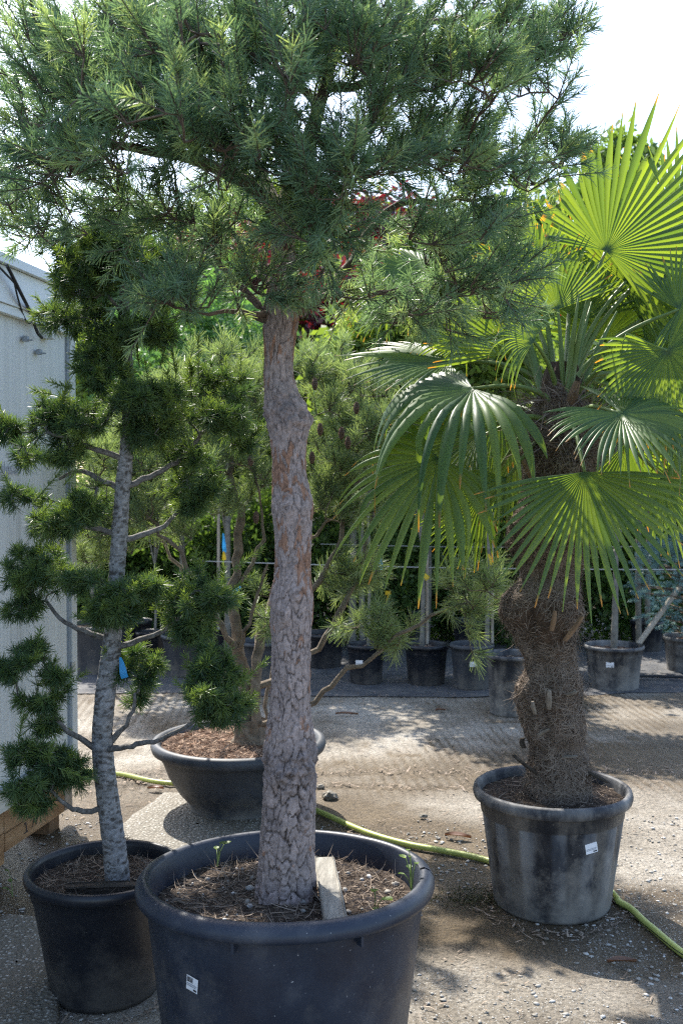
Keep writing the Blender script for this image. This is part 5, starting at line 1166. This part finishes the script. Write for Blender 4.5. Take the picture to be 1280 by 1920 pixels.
pots['r'] = rowpot(880, 1160, 1222, 34, 'pot_black', 'black pot in the second row behind the grey labelled pot', nlit=0)
pots['s'] = rowpot(560, 1150, 1212, 34, 'pot_black', 'black pot in the second row behind the scaly trunk', nlit=0)
pots['t'] = rowpot(460, 1120, 1205, 34, 'pot_black', 'black pot in the second row with a blue tag above it', nlit=0)

def sapling(key, px, top_py, r, label, crown=None, lean=0, mat='stem', n=3400):
    rt, c, z = pots[key]; d = c[1]
    bx = P(px, 1200, d)[0]; tz = P(px, top_py, d)[2]
    root = thing('sapling', (bx, d, z - 0.05), label, 'sapling', 'staked saplings in pots'); rl = np.array(root.location)
    pts = smooth([np.array([bx, d, z - 0.06]), np.array([bx + 0.01, d, (z + tz) / 2]), np.array([bx + lean, d, tz])], 8)
    b = MB(); b.tube(pts, np.linspace(r, r * 0.7, len(pts)) * (1 + 0.06 * rng.normal(size=len(pts))), 8); b.build('trunk', M[mat], root, org=rl)
    if crown:
        cp_ = P(crown[0], crown[1], d); b = MB(); cl = leafcloud(b, cp_, (S(crown[2], d), S(crown[2], d), S(crown[3], d)), n, 0.085, 40); cr = b.build('crown', M[crown[4]], root, False, org=rl); tag(cr, kind='stuff')
        b = MB()
        for q in cl[:10]: b.tube([pts[-1], (pts[-1] + q) / 2, q], [r * 0.5, r * 0.3, 0.003], 5, cap=False)
        b.build('limbs', M[mat], root, org=rl)
    return root
sapling('c', 291, 1060, 0.012, 'thin pale stem rising from the small black pot behind the green pads', (291, 760, 110, 170, 'leaf_juniper'))
sapling('h', 690, 960, 0.014, 'thin sapling stem rising behind the low bowl pine branch', (690, 720, 90, 110, 'leaf_bright'))
sapling('j', 912, 930, 0.019, 'straight smooth sapling trunk with yellow tie between the palm and the low pine branch', (900, 640, 90, 130, 'leaf_bright'), mat='stem')
sapling('i', 790, 1020, 0.020, 'straight trunk bound to a pale stake with yellow tie', (790, 640, 90, 120, 'leaf_green'))
sapling('l', 1150, 1030, 0.028, 'single grey sapling trunk in the dusty labelled pot right of the palm', (1160, 700, 120, 150, 'leaf_green'), lean=0.01)
sapling('o', 1212, 900, 0.030, 'pale sapling trunk behind the leaning pole', (1212, 620, 110, 140, 'leaf_green'))
sapling('p', 690, 990, 0.022, 'grey sapling trunk in front of the dark hedge with blue tag', (640, 640, 100, 100, 'leaf_green'))
sapling('e', 425, 1010, 0.015, 'thin stem behind the multi stemmed pine with blue and yellow ribbon', (430, 640, 120, 120, 'leaf_juniper'))
sapling('s', 640, 930, 0.024, 'straight grey trunk just right of the scaly pine trunk', (600, 620, 115, 110, 'leaf_green'))

def stake(px, py0, py1, d, r, label, px1=None, name='wood_stake', cat='stake'):
    p0, p1 = P(px, py0, d), P(px1 if px1 else px, py1, d); p0[2] = max(p0[2], 0.0) if py0 < 1300 else 0
    root = thing(name, p0, label, cat); b = MB(); b.tube(np.linspace(p0, p1, 8), r, 8); b.build('pole', M['stake'], root, org=p0)
    return root
dI = pots['i'][1][1]; dJ = pots['j'][1][1]
stake(800, 1207, 1030, dI + 0.03, 0.012, 'pale round stake tied to the trunk in the bark chip pot')
stake(922, 1207, 945, dJ + 0.03, 0.012, 'pale round stake tied to the smooth sapling beside the palm')
stake(560, 1195, 960, 8.9, 0.016, 'grey wooden stake standing behind the scaly pine trunk')
stake(410, 1180, 950, 8.9, 0.014, 'grey stake standing behind the pads near the blue ribbon')
pp = P(1190, 1215, pots['l'][1][1] + 0.35); 
root = thing('leaning_pole', pp, 'pale wooden pole leaning diagonally between the sapling pot and the blue spruce', 'pole'); b = MB()
p1 = P(1275, 1098, pots['l'][1][1] + 0.75); pz = pp.copy(); dirp = nrm(p1 - pp); pz = pp - dirp * (pp[2] / dirp[2] if dirp[2] > 0 else 0); b.tube(np.linspace(pz, p1, 8), 0.024, 9); b.build('pole', M['stake'], root, org=pp)

def wire(px0, py0, px1, py1, d, label, r=0.0035):
    p0, p1 = P(px0, py0, d), P(px1, py1, d); root = thing('tie_wire', p0, label, 'wire'); b = MB(); t = np.linspace(0, 1, 20)[:, None]
    pts = p0 + (p1 - p0) * t + np.array([0, 0, -0.02]) * np.sin(t * np.pi); b.tube(pts, r, 5); b.build('strand', M['wire'], root, org=p0)
wire(380, 1052, 1290, 1068, dI + 0.06, 'pale horizontal wire strung along the staked saplings')
wire(600, 1020, 1240, 1024, 9.4, 'thin upper wire strung in front of the dark hedge', 0.0025)
def ribbon(px, py, d, wpx, hpx, mat, label, ang=0, cat='tag'):
    c = P(px, py, d); w, h = S(wpx, d), S(hpx, d); root = thing('plant_tag', c, label, cat); b = MB(); V = []
    for t in np.linspace(-0.5, 0.5, 7):
        ww = w * (0.35 + 0.65 * min(1, (0.5 - t) * 1.6)); x = h * t; o = 0.15 * w * math.sin(t * 7)
        V.append([[math.cos(R(ang)) * s - math.sin(R(ang)) * x, o + s * 0.2, math.sin(R(ang)) * s + math.cos(R(ang)) * x] for s in (-ww / 2, 0, ww / 2)])
    b.grid(np.array(V), rnd=0.5); b.build('strip', M[mat], root); 
    return root
ribbon(230, 1252, 3.12, 13, 40, 'blue_tag', 'blue plastic tag hanging on the smooth grey conifer trunk', 12)
ribbon(437, 1112, 4.8, 12, 38, 'blue_tag', 'blue plastic tag slanting on the multi stemmed pine', -50)
ribbon(420, 1018, 7.5, 7, 36, 'blue_tag', 'blue ribbon tied to a thin stem left of the multi stemmed pine', 4)
ribbon(420, 1042, 7.49, 7, 16, 'yellow_tag', 'yellow ribbon end below the blue ribbon', 4)
ribbon(713, 1052, 7.0, 7, 32, 'blue_tag', 'blue tag hanging right of the bowl pine limbs', 3)
ribbon(618, 928, 7.6, 7, 16, 'blue_tag', 'small blue tag up among the needles right of the scaly trunk', 15)
ribbon(797, 1080, dI - 0.05, 10, 16, 'yellow_tag', 'yellow tie on the trunk in the bark chip pot', 40)
ribbon(919, 1049, dJ - 0.05, 8, 22, 'yellow_tag', 'yellow tie on the smooth sapling beside the palm', 20)
rt = thing('plant_tag', P(727, 1125, 8.6), 'yellow T shaped plant tag standing in front of the dark hedge', 'tag')
b = MB(); b.box((0, 0, 0.06), (0.045, 0.004, 0.035)); b.box((-0.015, 0, -0.02), (0.009, 0.003, 0.13), [[0.96, 0, 0.28], [0, 1, 0], [-0.28, 0, 0.96]]); b.build('tag_plate', M['yellow_tag'], rt, False)

# ---- background planting
HB = ['the wide grey pot by the container', 'the cloud pruned trunk', 'the ridged labelled pot and its neighbour pad', 'the stems of the bowl pine', 'the scaly trunk right edge', 'the yellow T shaped tag', 'the twin stakes in bark chips', 'the smooth sapling with yellow tie', 'the shaggy palm trunk', 'the single sapling in the dusty pot', 'the blue spruce']
GH = 'dark evergreen shrubs behind the pots'
for i, (px, py, rx, ry, d) in enumerate(((150, 1040, 70, 120, 10.2), (270, 1040, 80, 130, 10.6), (390, 1030, 75, 130, 10.3), (510, 1010, 80, 150, 10.8), (620, 1020, 75, 140, 10.4), (720, 1020, 75, 150, 10.2), (830, 1020, 80, 150, 10.6), (940, 1020, 75, 150, 10.3), (1050, 1020, 80, 150, 10.7), (1160, 1030, 75, 140, 10.4), (1260, 1010, 80, 150, 10.8))):
    bgtree('evergreen_shrub', 'dense dark evergreen shrub in the hedge behind ' + HB[i], px, py + 45, rx * 1.1, ry, d, 8500, 0.08, 'leaf_dark', 'shrub', GH, aspect=0.4, up=0.5, stem=0.03, clumps=110, csz=0.2)
bgtree('plum_tree', 'purple leaved plum tree behind the scaly pine trunk and bowl pine', 660, 600, 135, 110, 9.8, 3600, 0.075, 'leaf_plum', clumps=60, csz=0.16, stem=0.04)
bgtree('plum_tree', 'purple leaved plum tree seen through the lower pine branches on the trunk left side', 410, 490, 95, 75, 11.5, 2300, 0.085, 'leaf_plum', clumps=40, csz=0.17, stem=0.04)
bgtree('plum_tree', 'red leaved plum tree showing above the palm fronds through the pine needles', 720, 410, 90, 60, 11.8, 1500, 0.085, 'leaf_plum', clumps=40, csz=0.17, stem=0.04)
bgtree('plum_tree', 'purple leaved plum tree behind the tallest palm frond stalks', 1080, 530, 70, 90, 11.0, 1300, 0.085, 'leaf_plum', clumps=30, csz=0.17, stem=0.04)
bgtree('leafy_tree', 'bright green leafy tree behind the pine fork left of the trunk', 470, 420, 100, 80, 13.0, 2600, 0.11, 'leaf_bright', stem=0.05)
bgtree('leafy_tree', 'tall green tree top standing clear against the sky beside the highest frond', 1160, 330, 70, 65, 17.0, 2600, 0.14, 'leaf_green', stem=0.08, csz=0.16)
bgtree('leafy_shrub', 'bright yellow green shrub below the plum tree behind the bowl pine', 680, 690, 120, 60, 9.4, 2400, 0.08, 'leaf_bright', 'shrub', stem=0.03)
bgtree('leafy_shrub', 'bright green shrub seen through the palm fronds at the right', 1200, 800, 110, 120, 9.6, 3000, 0.08, 'leaf_bright', 'shrub', stem=0.03)
bgtree('leafy_shrub', 'green shrub directly behind the palm crown', 980, 760, 110, 130, 9.8, 3000, 0.08, 'leaf_green', 'shrub', stem=0.03)
bgtree('weeping_juniper', 'feathery pale green juniper between the cloud pruned conifer and the pine trunk', 425, 650, 85, 95, 8.9, 5200, 0.06, 'leaf_juniper', 'shrub', aspect=0.3, up=-0.6, stem=0.03, csz=0.16)
bgtree('leafy_shrub', 'yellow green shrub just beyond the container corner', 175, 700, 45, 75, 8.6, 2000, 0.06, 'leaf_bright', 'shrub', stem=0.02)
bgtree('leafy_shrub', 'green shrub between the container corner and the cloud pruned trunk', 210, 900, 80, 130, 9.6, 3200, 0.07, 'leaf_green', 'shrub', stem=0.03)
bgtree('leafy_shrub', 'mid green shrub behind the upright leaders of the cloud pruned conifer', 340, 760, 90, 120, 9.8, 3200, 0.07, 'leaf_green', 'shrub', stem=0.03)
bgtree('leafy_shrub', 'mid green shrub behind the scaly trunk burl', 540, 800, 90, 120, 9.9, 3200, 0.07, 'leaf_green', 'shrub', stem=0.03)
bgtree('leafy_shrub', 'dark green shrub behind the drooping left fronds', 800, 830, 110, 130, 10.0, 3200, 0.07, 'leaf_dark', 'shrub', stem=0.03)
TB = ['top behind the highest pads of the cloud pruned conifer', 'top behind the feathery juniper', 'top behind the pine fork', 'top behind the purple plum', 'top behind the upper left palm fronds', 'top behind the left edge of the palm crown', 'top behind the palm crown stalks', 'top behind the tallest palm frond', 'top behind the rightmost palm fronds', 'lower down behind the cloud pruned trunk', 'lower down behind the bowl pine left half', 'lower down behind the bowl pine right half', 'lower down behind the drooping left fronds', 'lower down behind the palm trunk', 'lower down behind the blue spruce']
TG = 'green trees closing the far side of the yard'
for px, py, rx, ry, d, m_ in ((230, 560, 90, 130, 14, 'leaf_dark'), (350, 560, 110, 150, 14.5, 'leaf_green'), (520, 560, 120, 150, 14, 'leaf_dark'), (680, 540, 120, 130, 14.5, 'leaf_green'), (830, 530, 120, 140, 14, 'leaf_dark'), (960, 520, 110, 150, 14.6, 'leaf_green'), (1090, 520, 110, 150, 14.2, 'leaf_dark'), (1220, 500, 110, 150, 14.5, 'leaf_green'), (1320, 560, 110, 180, 14.0, 'leaf_dark'),
                              (260, 800, 110, 150, 13, 'leaf_dark'), (450, 800, 120, 160, 13.4, 'leaf_dark'), (650, 800, 120, 160, 13, 'leaf_dark'), (850, 780, 120, 170, 13.4, 'leaf_dark'), (1050, 780, 120, 170, 13, 'leaf_dark'), (1250, 780, 120, 180, 13.4, 'leaf_dark')):
    bgtree('background_tree', ('full dark green tree ' if m_ == 'leaf_dark' else 'full mid green tree ') + TB.pop(0), px, py, rx, ry, d, 4200, 0.15, m_, group=TG, stem=0.06, clumps=90)
# blue spruce
def spruce():
    d = pots['m'][1][1]; c = P(1285, 1080, d); root = thing('blue_spruce', (c[0], d, 0.3), 'blue grey spruce with dense rounded needle tufts at the right edge', 'tree'); rl = np.array(root.location)
    n = 620; v = nrm(rng.normal(size=(n, 3))) * rng.random((n, 1)) ** 0.3; hh = (v[:, 2] + 1) / 2
    p = c + v * np.array([S(100, d), S(85, d), S(115, d)]) * np.where(v[:, 2:3] > 0, 1 - 0.35 * v[:, 2:3], 1)
    out = nrm(v * np.array([1, 1, 0.35]) + np.array([0, 0, 0.15]) + rng.normal(size=(n, 3)) * 0.2); L = 0.06 + 0.04 * rng.random(n)
    b = MB(); needles(b, p, out, L, 60, 0.022, 0.0032, 40, 80, rnd0=rng.random(n) * 0.7, fwd_tip=0.8); tag(b.build('crown', M['leaf_blue'], root, org=rl), kind='stuff')
    b = MB(); b.tube([[c[0], d, pots['m'][2] - 0.07], [c[0], d, c[2]], [c[0], d, c[2] + S(100, d)]], [0.03, 0.02, 0.005], 8)
    for q in p[::6]: b.tube([[c[0], d, q[2] - 0.05], q], [0.008, 0.003], 4, cap=False)
    b.build('trunk', M['limb'], root, org=rl)
spruce()
# irrigation pipe and mat edge
ip0, ip1 = P(1190, 1264, 8.2), P(1320, 1272, 8.0); root = thing('irrigation_pipe', (ip0[0], ip0[1], 0.02), 'thin black irrigation pipe lying on the fabric right of the sapling pot', 'pipe')
b = MB(); b.tube([[ip0[0] - 0.2, 8.35, 0.035], [ip0[0] + 0.3, 8.3, 0.037], [ip1[0], 8.25, 0.035], [ip1[0] + 1, 8.2, 0.035]], 0.012, 7); b.build('tube', M['black_rubber'], root, org=(ip0[0], ip0[1], 0.02))

# ================================================================== SMALL THINGS
def seedling(px, py, z, leaves, label, ls=0.02):
    c = G(px, py, z); root = thing('seedling', c, label, 'seedling')
    for i in range(leaves):
        a = rng.random() * 6.28; h = 0.012 + 0.03 * rng.random() + 0.018 * i; base = np.array([0, 0, -0.01]); tipp = np.array([0.02 * math.cos(a), 0.02 * math.sin(a), h])
        b = MB(); b.tube([base, tipp * [0.4, 0.4, 0.6], tipp], 0.0012, 4, rnd=0.5); b.build('stalk', M['petiole'], root)
        d = np.array([math.cos(a), math.sin(a), 0.15]); s = np.array([-math.sin(a), math.cos(a), 0]); l_ = ls * (0.7 + 0.6 * rng.random()); V = []
        for t, w_ in ((0, 0.1), (0.25, 0.85), (0.5, 1.0), (0.75, 0.75), (1, 0.08)):
            V.append([tipp + d * l_ * t + s * w_ * l_ * k * 0.45 + np.array([0, 0, 0.12 * l_ * abs(k)]) for k in (-1, 0, 1)])
        b = MB(); b.grid(np.array(V), rnd=0.4 + 0.5 * rng.random()); b.build('leaf', M['leaf_green'], root)
seedling(772, 1668, 0.55, 6, 'small weed with round leaves climbing the right inner side of the tub', 0.018)
seedling(704, 1712, 0.54, 3, 'low weed with broad leaves at the front of the tub soil', 0.026)
seedling(408, 1618, 0.54, 3, 'small weed at the left back of the tub soil', 0.022)
seedling(25, 1680, 0.0, 4, 'tiny grass weed on the dark ground beside the black pot', 0.02)
def dry_leaf(px, py, L, w, ang, label):
    c = G(px, py, 0.008); root = thing('dry_leaf', c, label, 'leaf'); b = MB(); V = []
    d = np.array([math.cos(R(ang)), math.sin(R(ang)), 0]); s = np.array([-d[1], d[0], 0])
    for t in np.linspace(0, 1, 9):
        ww = w * math.sin(math.pi * min(0.98, max(0.03, t)) ** 0.9); V.append([d * L * (t - 0.5) + s * ww * k * 0.5 + np.array([0, 0, 0.012 * abs(k) + 0.004 * math.sin(t * 4) + 0.003]) for k in (-1, -0.5, 0, 0.5, 1)])
    b.grid(np.array(V), rnd=rng.random()); b.build('blade', M['dry_leaf'], root)
dry_leaf(858, 1570, 0.12, 0.045, -12, 'curled reddish brown leaf near the hose in front of the palm pot')
dry_leaf(292, 1480, 0.09, 0.04, 170, 'curled brown leaf between the hose and the wide bowl')
dry_leaf(650, 1340, 0.16, 0.03, 0, 'flat dark dry leaf on the lit ribbed concrete')
dry_leaf(825, 1333, 0.08, 0.04, 20, 'small brown leaf on the shaded ribbed concrete')
dry_leaf(1165, 1806, 0.10, 0.03, 5, 'thin dark leaf scrap on the pebbly concrete in front of the palm pot')
def chunk(px, py, s, label, mat='aggregate'):
    c = G(px, py, 0.0); root = thing('broken_stone', c, label, 'stone'); b = MB(); V = IV * np.array([s, s * 0.7, s * 0.5]) * (1 + 0.4 * (rng.random((12, 1)) - 0.5)); b.add(V + np.array([0, 0, s * 0.3]), T=IF); b.build('stone', M[mat], root, False)
chunk(617, 1497, 0.05, 'broken pale stone beside the scaly trunk on the yard'); chunk(600, 1478, 0.03, 'small dark stone next to the broken pale stone')
chunk(793, 1533, 0.025, 'flat grey pebble on the concrete above the hose'); chunk(1023, 1762, 0.012, 'little grey pebble right in front of the palm pot')
b = MB(); c = G(893, 1688); n = 900; v = rng.normal(size=(n, 3)) * np.array([0.07, 0.05, 0.018]); p = c + np.abs(v) * np.sign(v) ; p[:, 2] = np.abs(v[:, 2]) * np.exp(-(v[:, 0] / 0.09) ** 2)
strips(b, p, rng.normal(size=(n, 3)) + np.array([0, 0, 0.6]), 0.005 + 0.011 * rng.random(n), 0.002 + 0.003 * rng.random(n), 0.5, 2)
root = thing('moss_clump', c, 'dark clump of moss and soil at the left foot of the palm pot', 'moss'); tag(b.build('moss', M['moss'], root, org=c), kind='stuff')
print('tris', sum(sum(len(p.vertices) - 2 for p in []) for o in []), 'objs', len(bpy.data.objects))
